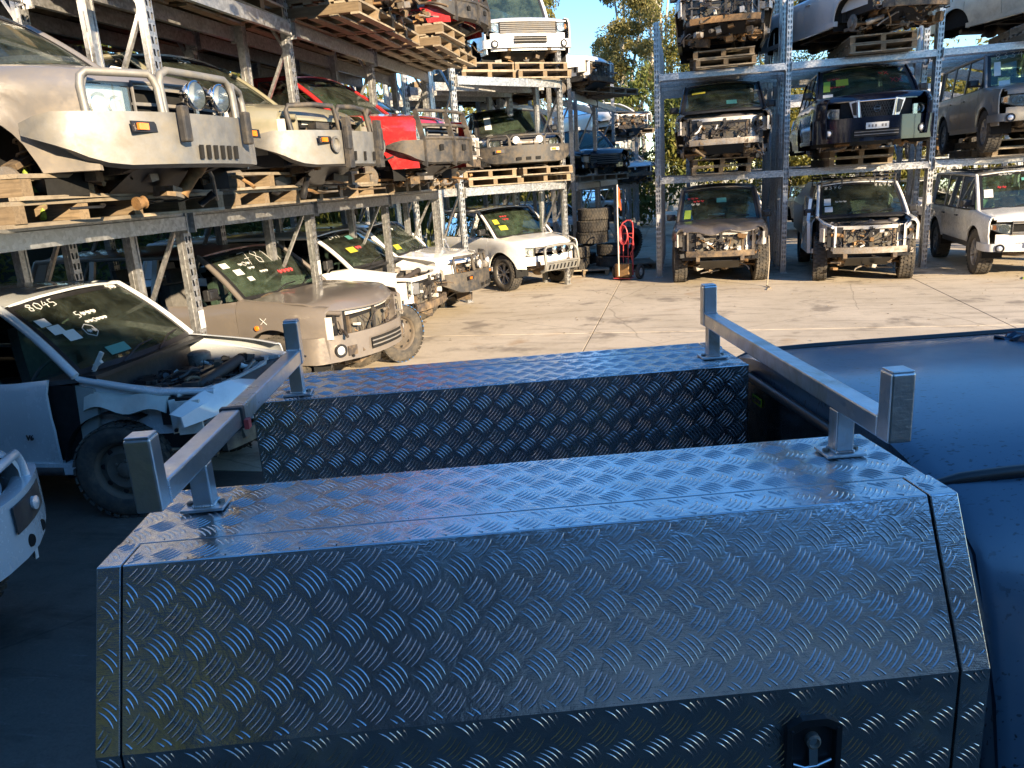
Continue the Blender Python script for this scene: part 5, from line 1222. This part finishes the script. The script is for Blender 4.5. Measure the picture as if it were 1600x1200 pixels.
b = MB(); rw_ = [(cm-w, z) for w, z in ((.86,.62),(.875,1.0),(.815,1.30),(.72,1.56),(.60,1.64),(.40,1.69),(0,1.708))]; rw_ += [(2*cm-v, z) for v, z in rw_[::-1][1:]]
b.add([(cu0+.012, v, z) for v, z in rw_], [tuple(range(len(rw_)))]); b.build('cab_rear_wall', M['cab'], ute)
def rr(v0, v1, z0, z1, r, n=6):
    o = []
    for (cx, cz, a) in ((v1-r, z1-r, 0), (v0+r, z1-r, 90), (v0+r, z0+r, 180), (v1-r, z0+r, 270)):
        for k in range(n+1): t = R_(a+90*k/n); o.append((cx+r*math.cos(t), cz+r*math.sin(t)))
    return o
o = rr(cm-.52, cm+.52, 1.18, 1.625, .10); b = MB(); b.add([(cu0-.004, v, z) for v, z in o], [tuple(range(len(o)))]); rwn = b.build('rear_window', simple('dark_rear_glass', (.010,.011,.011), .12, 0, .2, spec=.35), ute)
b = MB(); b.tube([(cu0-.004, v, z) for v, z in o], .015, 8, closed=True); b.build('rear_window_seal', M['cplastic'], ute)
def text_mesh(txt, size, mat, name, parent, M4, ext=.0015, shear=0, bold=0):
    cu = bpy.data.curves.new(name, 'FONT'); cu.body = txt; cu.size = size; cu.extrude = ext; cu.align_x = 'CENTER'; cu.align_y = 'CENTER'; cu.shear = shear; cu.offset = bold; cu.resolution_u = 3
    o = bpy.data.objects.new(name, cu); COL.objects.link(o); me = bpy.data.meshes.new_from_object(o.evaluated_get(bpy.context.evaluated_depsgraph_get())); me.materials.clear(); me.materials.append(mat)
    bpy.data.objects.remove(o); bpy.data.curves.remove(cu)
    q = bpy.data.objects.new(name, me); COL.objects.link(q); q.parent = parent; q.matrix_local = M4; return q
def frame(o, x, y): # text plane: x = reading direction, y = up
    x, y = Vector(x).normalized(), Vector(y).normalized(); z = x.cross(y); return Matrix(((x.x,y.x,z.x,o[0]),(x.y,y.y,z.y,o[1]),(x.z,y.z,z.z,o[2]),(0,0,0,1)))
sv, sz = cm+.33, 1.565
b = MB(); b.box(cu0-.009, cu0-.006, sv-.038, sv+.038, sz-.013, sz+.013); sk = b.build('sticker', simple('lime_sticker_print', (.55,.68,.04), .5, 0, .05), ute)
text_mesh('ACERBIS', .018, M['cplastic'], 'sticker_lettering', sk, frame((cu0-.0095, sv, sz), (0,-1,0), (0,0,1)), .0006, .25, .0006)
# crumpled bag on the roof
b = MB(); cr = random.Random(2); G_ = []
for i in range(11):
    G_.append([(2.33+i*.02+cr.uniform(-.008,.008), 1.12-j*.022+cr.uniform(-.008,.008)-i*.012, 1.70+.055*math.exp(-((i-5)**2+(j-4)**2)/14)+cr.uniform(-.014,.016)) for j in range(9)])
b.slab(G_, (0,0,-.004), False); cb = b.build('crumpled_bag', simple('dark_blue_plastic_film', (.03,.06,.10), .22, .3, .5), None); tag(cb, 'crumpled dark blue plastic bag lying on the utility roof at the right edge', 'bag'); cb.location = (-.94,1.02,0); cb.rotation_euler = (0,0,TH)
for a, vv in ((.55, -.02), (.55, 1.51), (3.5, -.02), (3.5, 1.51)): wheel(ute, a, vv, .36, .36, name='wheel')
# ================================================================ PROPS AND DRESSING
def find(lbl): return next(o for o in bpy.data.objects if o.get('label', '').startswith(lbl))
v6 = find('pale silver pickup'); text_mesh('V6', .055, M['cplastic'], 'badge', v6, frame((-1.50, -.882, .66), (1,0,0), (0,.02,1)), .003, .15, .002)
lr = find('old white boxy'); text_mesh('LAND  ROVER', .085, M['grey_plastic'], 'bonnet_lettering', lr, frame((-.005, 0, 1.075), (0,1,0), (-.35,0,1)), .003, 0, .001)
lc = find('champagne four wheel drive')
b = MB(); b.lathe([(.03,0),(.028,.014),(0,.02)], (-1.05,-.955,.86), (0,-1,0), 14); b.build('side_indicator', M['orange'], lc)
b = MB(); b.tube([(-1.0,-.948,.97),(-.92,-.945,.90)], .004, 4); b.tube([(-.92,-.945,.97),(-1.0,-.948,.90)], .004, 4); b.build('paint_pen_cross', M['marker'], lc)
b = MB(); mr_ = random.Random(9); b.slab([[(-1.20+i*.07+mr_.uniform(-.015,.015), -.62+j*.09+mr_.uniform(-.02,.02)+i*.03, 1.165-.010*i+.02*abs(math.sin(i*1.3+j))) for j in range(7)] for i in range(6)], (0,0,-.006), False)
mt_ = b.build('torn_mat', simple('torn_brown_felt', (.13,.095,.06), .95, 0, .4, bmp=.6), None); tag(mt_, 'torn brown felt mat lying at the base of the champagne wreck windscreen', 'mat'); mt_.location = (-3.50, 8.50, 0); mt_.rotation_euler = (0,0,R_(-8))
# inner guard and loose wing piece on the open pickup
b = MB(); rr_ = random.Random(5)
b.slab([[(-1.14, -.80+.01*j, .45+.115*j) for j in range(6)], [(-1.02, -.795, .45), (-1.00, -.79, .56), (-1.0, -.78, .68), (-.98, -.77, .79), (-.98, -.76, .90), (-1.0, -.75, .99)]], (0,.03,0)); b.build('inner_guard', paint('dull_primer', (.30,.32,.30), .3, gloss=.5), v6)
b = MB(); P = []
for i in range(13):
    t = i/12; x = lerp(-1.08, -.42, t); P.append([(x, -.79-.02*math.sin(t*3), lerp(.84,.87,math.sin(t*2.6))+.03*math.sin(t*9)-.05*t), (x, -.75, .955+.02*math.sin(t*11)-.03*t), (x, -.67, .97-.04*t)])
b.slab(P, (0,.02,-.01)); b.build('washer_bottle', simple('milky_plastic', (.55,.56,.50), .45, 0, .1), v6)
b = MB(); P = []
for i in range(11):
    t = i/10; y = lerp(-.93, .35, t); z = .80+.05*math.sin(t*math.pi)-.02*t; wdt = .09*math.sin(math.pi*min(1, t*1.4+.05))+.03; x = -.10+.13*math.sin(t*2.2)-.12*(1-t)**2
    P.append([(x-.06, y, z+wdt), (x+.02, y, z+wdt*.5), (x+.03, y, z-.04-wdt*.3)])
b.slab(P, (-.012,0,0)); b.build('loose_bumper_skin', cleanwhite, v6)
b = MB(); b.bar((-1.10,-.62,1.05), (-.98,-.60,1.24), .02, .03); b.bar((-1.05,-.61,1.14), (-1.0,-.6,1.17), .04, .03); b.build('bonnet_hinge', M['white_struct'], v6)
b = MB(); b.tube([(-1.3,-.84,.38),(-3.3,-.86,.38)], .035, 10); b.build('side_step', M['plastic'], v6)
# light panel and slam panel of the open pickup
b = MB(); b.slab([[(-.16, -.62, .90), (-.10, -.62, .86)], [(-.10, 0, .93), (-.03, 0, .89)], [(-.16, .62, .90), (-.10, .62, .86)]], (0,0,-.03)); b.build('slam_panel', M['blackbar'], v6)
# snorkel on the white utility
sn = find('white utility with a snorkel'); b = MB(); b.tube([(-1.05,-.93,1.0),(-1.28,-.93,1.10),(-1.45,-.90,1.25),(-1.85,-.82,1.62),(-1.92,-.80,1.80)], .04, 10); b.tube([(-1.92,-.80,1.80),(-1.90,-.80,1.90),(-1.80,-.80,1.92)], .055, 10); b.build('snorkel', M['plastic'], sn)
# canopy and basket on the stripped white utility
tp = find('brown wreck'); [ (lambda bb_: (bb_.box(-.10,-.06,sg*.42-.13,sg*.42+.13,.96,1.02), bb_.build('indicator_lens', M['orange'], tp)))(MB()) for sg in (-1.35,1.35)]
ca = find('white utility stripped'); b = MB()
b.prism([(-3.0,-.92,.72),(-3.0,-.93,1.35),(-3.0,-.62,1.78),(-3.0,.62,1.78),(-3.0,.93,1.35),(-3.0,.92,.72)], (-2.3,0,0)); b.build('canopy', paint('canopy_grey', (.33,.32,.30), .4, .4, gloss=.45), ca, bevel=.01)
b = MB()
for x in (-1.9,-2.3,-2.7,-3.1,-3.5): b.tube([(x,-.66,1.88),(x,.66,1.88)], .011, 6); 
for y in [(-.66+.165*k) for k in range(9)]: b.tube([(-1.8,y,1.885),(-3.6,y,1.885)], .008, 5)
for z in (1.88, 1.95): b.tube([(-1.8,-.68,z),(-1.8,.68,z),(-3.6,.68,z),(-3.6,-.68,z)], .013, 6, closed=True)
for y in (-.68,-.3,.3,.68):
    for x in (-1.8,-2.7,-3.6): b.tube([(x,y,1.74),(x,y,1.95)], .011, 6)
b.build('roof_basket', M['blackbar'], ca)
b = MB(); b.prism([(-1.2,-.93,.50),(-1.2,-.95,1.1),(-1.32,-.95,1.14),(-1.5,-.90,1.55),(-2.35,-.90,1.6),(-2.35,-.95,.50)], (0,-.06,0)); 
ld = b.build('open_door_edge', cleanwhite, ca); ld.location = (0, .02, 0)
b = MB()
for y in (-.55,.55): b.tube([(-1.9,y,1.88),(-4.1,y,1.88)], .018, 8); 
for x in (-2.2,-3.6): b.bar((x,-.7,1.9),(x,.7,1.9),.04,.025)
b.build('roof_rack', M['plastic'], lr)
# load label plates on the rack uprights
for lb, (px_, py_, ang, z_) in (('long rack along', (-4.443, 6.40, 90, 1.12)), ('long rack along', (-4.443, 8.95, 90, 1.3)), ('wide rack with three', (-.5, 17.293, 0, 1.2)), ('wide rack with three', (2.1, 17.293, 0, 1.5)), ('wide rack with three', (4.85, 17.293, 0, 1.3))):
    rk = find(lb); b = MB(); b.box(-.04, .04, -.003, 0, 0, .17); o_ = b.build('load_label_plate', M['paper'], rk)
    rm = Matrix.Translation(rk.location) @ rk.rotation_euler.to_matrix().to_4x4()
    o_.matrix_local = rm.inverted() @ Matrix.Translation((px_, py_, z_)) @ Matrix.Rotation(R_(ang), 4, 'Z')
# ---- loose wheels and tyres
tl = make_tyre(.385, .26)
def tyre(loc, rot, label, grp=None, rim=False, mark=False, s=1.0, name='loose_tyre'):
    t = thing(name, label, 'tyre', loc, 0, grp); t.rotation_euler = rot; t.scale = (s,s,s); link('carcass', tl, t)
    if rim: link('rim', TY_RIM, t)
    if mark:
        b = MB()
        for a0, a1 in mark:
            pts = [(.387*math.cos(R_(a)), 0, .387*math.sin(R_(a))) for a in range(a0, a1, 6)]
            b.slab([[(p[0]*1.006, y, p[2]*1.006) for y in (-.12,-.06,0,.06,.12)] for p in pts], lambda p: Vector((p.x,0,p.z)).normalized()*-.01)
        b.build('paint_mark', M['bluepaint'], t)
    return t
TY_RIM = make_rim(.385, .26, 'steel')
tyre((-3.78, 9.66, .39), (0, 0, R_(62)), 'loose off-road wheel smeared with blue paint leaning by the champagne bumper', rim=True, mark=((-10,175),(250,300)))
tx, ty = -2.30, 18.35
for k in range(2):
    for j, (dx, dy) in enumerate(((-.22, .0), (.62, .35))):
        lv = 'lower' if k == 0 else 'upper'
        tyre((tx+dx+k*.02, ty+dy, .145+.13+k*.27), (R_(90), 0, R_(20*j+40*k)), '%s tyre of the %s pair in the tyre stack beside the corner rack' % ('blue smeared' if j == 0 else 'dusty grey', lv), 'tyres stacked beside the corner rack', mark=((150,330),) if j == 0 else False, s=.92)
for k in range(3):
    tyre((tx+.20+k*.03, ty+.25, .145+.71+k*.27), (R_(90), 0, R_(33*k)), 'black tyre %s in the tall tyre stack beside the corner rack' % ['third from the ground', 'fourth from the ground', 'at the very top'][k], 'tyres stacked beside the corner rack', s=1.0)
tyre((tx+1.0, ty+1.6, .55), (R_(8), 0, R_(60)), 'black tyre standing in shade behind the stack of tyres', 'tyres stacked beside the corner rack')
tyre((tx-.2, ty+1.1, .27), (R_(90), 0, 0), 'black tyre lying flat behind the tyre stack', 'tyres stacked beside the corner rack')
pallet((tx+.0, ty+.15, 0), R_(5), 'wooden pallet on the ground under the stack of tyres'); pallet((tx+1.0, ty+1.0, 0), R_(10), 'dark wooden pallet on the ground just behind the tyre stack')
# ---- red hand trolley with a coiled hose
tr = thing('hand_trolley', 'red two wheeled hand trolley with a coiled hose, standing in the aisle beside the tyres', 'trolley', (-1.22, 17.2, 0), R_(-25))
b = MB()
for s in (-1,1): b.tube([(s*.17,0,.10),(s*.17,.02,.8),(s*.17,.05,1.08),(s*.12,.12,1.22),(s*.04,.16,1.27)], .016, 8)
b.tube([(-.04,.16,1.27),(.04,.16,1.27)], .016, 8)
for z in (.22,.5,.78,1.0): b.tube([(-.17,.02*z,z),(.17,.02*z,z)], .012, 6)
b.tube([(-.06,0,.2),(-.06,.02,1.0)], .010, 6); b.tube([(.06,0,.2),(.06,.02,1.0)], .010, 6)
b.slab([[(-.2,0,.06),(-.2,-.22,.05)],[(.2,0,.06),(.2,-.22,.05)]], (0,0,-.012), False); b.tube([(-.28,.10,.16),(.28,.10,.16)], .012, 6)
b.build('frame', M['red'], tr)
for s in (-1,1):
    w = thing_part('wheel', tr, (s*.29, .10, .16), (0,0,R_(90))); b = MB(); b.lathe([(.09,-.035),(.145,-.04),(.16,-.02),(.16,.02),(.145,.04),(.09,.035)], (0,0,0), (0,1,0), 24); b.build('tyre', M['rubber'], w); b = MB(); b.lathe([(0,-.03),(.03,-.04),(.03,-.015),(.09,-.02),(.09,.02),(.03,.015),(.03,.04),(0,.03)], (0,0,0), (0,1,0), 16); b.build('hub', M['white_struct'], w)
b = MB(); hr = random.Random(8)
for k in range(4): b.tube([(.0+(.07+.012*k)*math.cos(t), -.02-.025*k, .98+(.15+.02*k)*math.sin(t)) for t in [2*math.pi*q/22 for q in range(22)]], .011, 7, closed=True)
b.tube([(.1,-.05,.95),(.22,-.06,.9),(.24,-.05,.7),(.14,-.03,.58),(.17,.0,.4)], .011, 7); b.build('hose', simple('red_rubber_hose', (.50,.06,.07), .45, 0, .2), tr)
b = MB(); b.box(-.17,.17,-.20,-.02,.07,.36); b.build('tool_tray', M['amberdirt'], tr, bevel=.01)
fl = thing('safety_flag', 'tall white whip pole with orange safety flag rising from the hand trolley', 'flag', (-1.36, 17.0, 0), 0)
b = MB(); b.tube([(0,0,.10),(0,.0,1.4),(.01,0,2.05)], .014, 8); b.build('pole', M['white_struct'], fl)
b = MB(); P = []
for i in range(7):
    t = i/6; P.append([(.012+j*.015+.012*math.sin(t*5+j), .012*math.cos(j*2+t*3), 2.02-t*.40-.03*j) for j in range(5)])
b.slab(P, (.002,0,0)); b.build('flag_cloth', M['orangeplastic'], fl)
# ---- rope under the taupe car, lime strap under the off-roader, leaf litter
b = MB(); b.tube([(1.62,15.65,.95),(1.63,15.55,.5),(1.60,15.5,.06),(1.58,15.45,.02),(1.63,15.2,.015),(1.55,15.0,.015)], .012, 6); tag(b.build('rope', M['wood']), 'frayed brown rope hanging from the front of the taupe car to the ground', 'rope')
b = MB(); sr = random.Random(3); p = [Vector((5.95+.12*k+.0, 15.35+.25*math.sin(k*1.3), .012)) for k in range(9)]; b.slab([[q+Vector((0,-.03,0)), q+Vector((0,.03,.004))] for q in p], (0,0,-.004)); tag(b.build('strap', M['lime']), 'lime green strap lying on the ground under the off-roader', 'strap')
b = MB(); b.tube([(-4.25,4.5,2.56),(-4.2,4.45,2.45),(-4.15,4.5,2.36),(-4.12,4.42,2.24)], .02, 6); tag(b.build('strap', M['lime']), 'lime green strap hanging under the silver pickup on the shelf', 'strap')
lt = MB(); lr_ = random.Random(12)
for _ in range(420):
    x = lr_.uniform(-4, 9); y = lr_.choice([lr_.uniform(8.5, 17), lr_.uniform(15, 18)]); s = lr_.uniform(.012,.035); a = lr_.uniform(0,6.3); d = Vector((math.cos(a), math.sin(a), 0))*s; e = Vector((-d.y, d.x, 0))*.45
    c = Vector((x,y,.006)); lt.add([c-d, c+e+Vector((0,0,.008)), c+d, c-e], [(0,1,2,3)], False)
tag(lt.build('leaf_litter', M['wood'], kind='stuff'), 'dry leaves and crumbs scattered over the concrete yard', 'leaf litter')
# ================================================================ TREES AND BUSHES
def leaves(b, c, rad, n, r, size, flat=.7, droop=0):
    for _ in range(n):
        while True:
            v = Vector((r.uniform(-1,1), r.uniform(-1,1), r.uniform(-1,1)))
            if v.length < 1: break
        v = v.normalized()*(v.length**.6); p = Vector(c)+Vector((v.x*rad[0], v.y*rad[1], v.z*rad[2]))
        a = Vector((r.uniform(-1,1), r.uniform(-1,1), r.uniform(-1,1)-droop)).normalized(); q = a.cross(Vector((r.uniform(-1,1), r.uniform(-1,1), r.uniform(-1,1)))).normalized()
        s = size*r.uniform(.6,1.4)
        b.add([p-a*s, p+q*s*.34, p+a*s, p-q*s*.34], [(0,1,2,3)], False)
def tree(name, label, base, trunks, clumps, leafm, barkm, n, size, seed, group=None, droop=.6, cat='tree'):
    """trunks: lists of (x,y,z,r) relative to the base; clumps: (x,y,z,rx,ry,rz)"""
    r = random.Random(seed); t = thing(name, label, cat, base, 0, group)
    b = MB()
    for tk in trunks: b.tube([p[:3] for p in tk], [p[3] for p in tk], 9)
    ends = [tk[-1] for tk in trunks]
    for c in clumps:
        e = min([p for tk in trunks for p in tk[len(tk)//2:]], key=lambda p: (p[0]-c[0])**2+(p[1]-c[1])**2+(p[2]-c[2])**2)
        m = Vector(e[:3]).lerp(Vector(c[:3]), .5)+Vector((r.uniform(-.2,.2), r.uniform(-.2,.2), r.uniform(-.3,.1)))
        b.tube([e[:3], m, c[:3]], [e[3]*.7, e[3]*.45, .015], 6)
    b.build('trunk', barkm, t)
    b = MB(); tot = sum(c[3]*c[4]*c[5] for c in clumps)
    for c in clumps:
        k = max(4, int(7*(c[3]*c[5])))
        for q in range(k):     # sub-clumps leave gaps between them
            v = Vector((r.uniform(-1,1), r.uniform(-1,1), r.uniform(-1,1))).normalized()*r.uniform(.3,.95)
            cc = (c[0]+v.x*c[3]*.9, c[1]+v.y*c[4]*.9, c[2]+v.z*c[5]*.9); f = r.uniform(.35,.95)
            leaves(b, cc, (c[3]*f+.1, c[4]*f+.1, c[5]*f+.08), int(n*c[3]*c[4]*c[5]/tot/k)+4, r, size, droop=droop)
    b.build('crown', leafm, t, kind='stuff'); return t
# paper-bark gums at the end of the aisle
def gum(name, label, x, y, h, lean, seed, leafm=M['gum'], spread=1.6, n=9000, low=.45, size=.085, stems=3, N=26):
    n = int(n*2.2)
    r = random.Random(seed); tr_ = []
    for k in range(stems):
        a = lean+r.uniform(-.03,.03)+(k-stems/2)*.03; hh = h*r.uniform(.75,1)
        tr_.append([(r.uniform(-.25,.25)+k*.18+a*z*hh+.12*math.sin(z*5+k), r.uniform(-.2,.2), z*hh, lerp(.16,.03,z)) for z in (0,.15,.3,.45,.6,.75,.9)])
    cl = []
    for k in range(N):
        z = lerp(low, 1.02, (k+r.random())/N)*h; cl.append((lean*z+r.uniform(-spread,spread), r.uniform(-spread,spread)*.8, z, r.uniform(.6,1.15)*spread*.6, r.uniform(.6,1)*spread*.6, r.uniform(.5,1.0)*spread*.55))
    return tree(name, label, (x,y,0), tr_, cl, leafm, M['bark'], n, size, seed, 'trees at the end of the aisle')
gum('gum_tree', 'tall pale stemmed gum tree in the middle of the gap with glossy leaves', -2.7, 43, 13.5, .03, 1, n=17000, spread=1.35, low=.36, stems=4)
gum('gum_tree', 'gum tree with leaning pale trunk just left of the right rack', -1.2, 46, 14.5, .035, 2, M['gold'], n=15000, spread=1.7, low=.36)
gum('gum_tree', 'shorter gum tree filling the lower left side of the gap', -3.7, 47, 9.4, -.01, 3, n=9000, spread=.85, low=.45, stems=3)
gum('gum_tree', 'golden leaved tree rising behind the high white boxy wreck', -6.6, 35, 11.5, -.01, 4, M['gold'], n=16000, spread=1.5, low=.5)
tree('pine_tree', 'dark narrow conifer far away low in the sky gap', (-7.1, 70, 0), [[(0,0,0,.2),(0,0,6,.15),(0,0,12.6,.03)]], [(0,0,7.2+k*1.0,.85-.12*k,.85-.12*k,.7) for k in range(6)], M['pine'], M['darkbark'], 5000, .16, 5, 'trees at the end of the aisle')
gum('gum_tree', 'broad tree behind the right rack seen between the top shelf wrecks', 3.2, 40, 10.5, .0, 6, M['gold'], n=12000, spread=2.6, low=.25)
gum('gum_tree', 'tree behind the right rack near the right edge of the photo', 9.5, 38, 10.5, .0, 7, M['gold'], n=12000, spread=3.0, low=.2)
tree('gum_tree', 'added unseen leaning tree far to the right, shaped to shade the upper shelves', (24, 4, 0), [[(0,0,0,.3),(-.8,-.5,4,.25),(-2,-1.2,8,.18),(-3.5,-2,12,.08)]], [(-3.2+hh[0]*3.6, -2+hh[1]*3.2, 11.5+hh[2]*2.3, 1.5, 1.5, 1.1) for hh in [(math.sin(q*2.4), math.cos(q*1.7), math.sin(q*4.1+1)) for q in range(15)]], M['gum'], M['bark'], 9000, .15, 8, 'added shade trees')  # unseen tree added to dapple the upper shelves with shade
# hedge bushes behind the left rack
hr = random.Random(21)
bl = ['light green', 'yellow green', 'olive', 'bright gold', 'dull green', 'pale green', 'lime tinted', 'sunlit']
for i in range(11):
    y = 5+i*2.3; x = -12.6+hr.uniform(-.5,.5); hgt = hr.uniform(5.4,7.4)
    cl = [(hr.uniform(-.8,.8), hr.uniform(-1.1,1.1), hr.uniform(.6,hgt), hr.uniform(.6,.95), hr.uniform(.8,1.1), hr.uniform(.5,.9)) for _ in range(15)]
    wh = ['behind the pickup shelf at far left', 'second from the left behind the long rack', 'third behind the long rack', 'behind the red pickup shelf', 'behind the second rack column', 'behind the middle of the long rack', 'behind the bull bar wrecks', 'behind the stripped wreck', 'behind the corner rack', 'beyond the corner rack', 'last behind the aisle racks'][i]
    tree('bush', '%s bush %s' % (bl[i % 8], wh), (x, y, 0), [[(0,0,0,.06),(.1,.1,hgt*.6,.03)],[(0,0,0,.05),(-.3,.3,hgt*.7,.02)]], cl, M['bush'] if i % 3 else M['gold'], M['darkbark'], 6500, .11, 40+i, 'bushes behind the long rack', cat='bush')
for i in range(9):
    x = -1.0+i*2.6+hr.uniform(-.4,.4); hgt = hr.uniform(4.6,6.0)
    cl = [(hr.uniform(-1.3,1.3), hr.uniform(-.8,.8), lerp(.5,hgt,(q+hr.random())/12), hr.uniform(.8,1.2), hr.uniform(.7,1.0), hr.uniform(.6,.9)) for q in range(12)]
    wh = ['behind the left edge of the right rack', 'behind the first bay of the right rack', 'second behind the right rack', 'third behind the right rack', 'fourth behind the right rack', 'fifth behind the right rack', 'sixth behind the right rack', 'seventh behind the right rack', 'last behind the right rack'][i]
    tree('bush', '%s tall bush %s' % (bl[(i*3+1) % 8], wh), (x, 34, 0), [[(0,0,0,.06),(.1,.1,hgt*.6,.03)],[(0,0,0,.05),(-.3,.3,hgt*.7,.02)]], cl, M['gold'] if i % 3 else M['bush'], M['darkbark'], 5500, .13, 70+i, 'bushes behind the right rack', cat='bush')
for i in range(8):
    x = -9.9+i*.60+hr.uniform(-.4,.4); y = 22+i*2.4; hgt = hr.uniform(4.2,5.4)
    cl = [(hr.uniform(-1.2,1.2), hr.uniform(-1.2,1.2), lerp(.5,hgt,(q+hr.random())/12), hr.uniform(.8,1.2), hr.uniform(.8,1.1), hr.uniform(.6,.9)) for q in range(12)]
    wh = ['nearest behind the corner rack', 'second behind the corner rack', 'third behind the corner rack', 'fourth behind the corner rack', 'fifth behind the corner rack', 'sixth behind the corner rack', 'seventh behind the corner rack', 'farthest behind the corner rack'][i]
    tree('bush', '%s tall shrub %s' % (bl[(i*5+2) % 8], wh), (x, y, 0), [[(0,0,0,.06),(.1,.1,hgt*.6,.03)],[(0,0,0,.05),(-.3,.3,hgt*.7,.02)]], cl, M['gold'] if i % 2 else M['bush'], M['darkbark'], 6000, .11, 90+i, 'shrubs behind the corner rack', cat='bush')
for i in range(6):  # unseen trees added to darken reflections in the chequer plate
    x = -15+i*2.7; hgt = 12.5
    cl = [(hr.uniform(-1.6,1.6), hr.uniform(-1,1), lerp(5,hgt,(q+hr.random())/12), 1.5, 1.2, 1.0) for q in range(12)]
    tree('gum_tree', 'added unseen dark tree, darkening reflections, behind the shed, number %s from its west end' % POS[i], (x, -12.5, 0), [[(0,0,0,.25),(.1,.1,5,.18),(.2,0,11,.05)]], cl, M['pine'], M['darkbark'], 3500, .28, 110+i, 'added trees behind the shed')
# strappy grasses near the corner
b = MB(); gr_ = random.Random(4)
for _ in range(900):
    x = gr_.uniform(-8.6,-5.2); y = gr_.uniform(17,21); h = gr_.uniform(.8,2.0); a = gr_.uniform(0,6.28); d = Vector((math.cos(a), math.sin(a), 0)); e = Vector((-d.y,d.x,0))*.02; p = Vector((x,y,0)); l = gr_.uniform(.1,.5)
    q1 = p+d*l*.3+Vector((0,0,h*.6)); q2 = p+d*l+Vector((0,0,h))
    b.add([p-e,p+e,q1+e,q1-e,q2], [(0,1,2,3),(3,2,4)], False)
tag(b.build('tall_grass', M['bush'], kind='stuff'), 'tall strappy grass growing behind the corner of the long rack', 'grass')
# timber fence and far boundary behind everything
fe = thing('boundary_fence', 'dark corrugated boundary fence behind the bushes on the left', 'fence', (-14.6, 0, 0))
b = MB(); b.box(0, .06, -6, 60, 0, 2.6); b.build('fence_sheet', simple('dark_green_fence', (.05,.06,.05), .6, 0, .3), fe)
b = MB(); b.tube([(0,0,0),(0,.01,1)], .1, 4) if 0 else None
# end wall of yard
fw_ = thing('boundary_wall', 'pale far boundary fence closing the end of the yard', 'fence', (0, 52, 0))
b = MB(); b.box(-16, 40, 0, .12, 0, 1.9); b.build('fence_sheet', M['farwall'], fw_)

# unseen things added behind the photographer for reflections in the chequer plate
KK = {}
for q in bpy.data.objects:
    if q.parent: KK.setdefault(q.parent.name, []).append(q)
for src, loc, a, lb in ((lr, (3.2, -2.2, 0), 100, 'added unseen white off-roader behind the photographer, for plate reflections'), (find('taupe four'), (-6.5, -2.0, 0), 80, 'added unseen taupe wreck behind the photographer, for plate reflections')):
    c = copy_tree(src, None, KK); c.location = loc; c.rotation_euler = (0,0,R_(a)); c['label'] = lb
cn = thing('reflection_container', 'added unseen mustard yellow container behind the photographer, for warm plate reflections', 'container', (-3.4, -4.6, 0)); b = MB()  # added out of view for a warm yellow reflection on the near box
b.box(-2.4,2.4,-1,0,.15,3.35); b.build('container_body', simple('mustard_paint', (.58,.38,.07), .6, 0, .25, dirt=(.22,.13,.06), dfac=.45, dscale=1.5), cn)
b = MB()
for k in range(30): b.box(-2.35+k*.16, -2.28+k*.16, .002, .03, .25, 3.25)
b.build('container_rib', simple('mustard_rib', (.60,.42,.10), .6, 0, .2), cn, kind='stuff')
bt = thing('reflection_truck', 'added unseen white truck behind the photographer, for pale plate reflections', 'truck', (3.1, -3.6, 0), R_(6)); b = MB()  # added out of view for a pale reflection on the near box
b.box(-1.7,1.7,-2.2,0,1.0,3.3); b.build('truck_body', M['white_struct'], bt, bevel=.02); b = MB(); b.box(1.75,3.2,-2.1,-.1,.6,2.4); b.build('truck_cab', cleanwhite, bt, bevel=.08)
b = MB(); b.box(-1.7,3.1,-1.6,-.5,.6,.95); b.build('truck_chassis', M['chassis'], bt)
for x in (-1.0, 2.4):
    for y in (-.25, -1.95): wheel(bt, x, y, .43, .43)
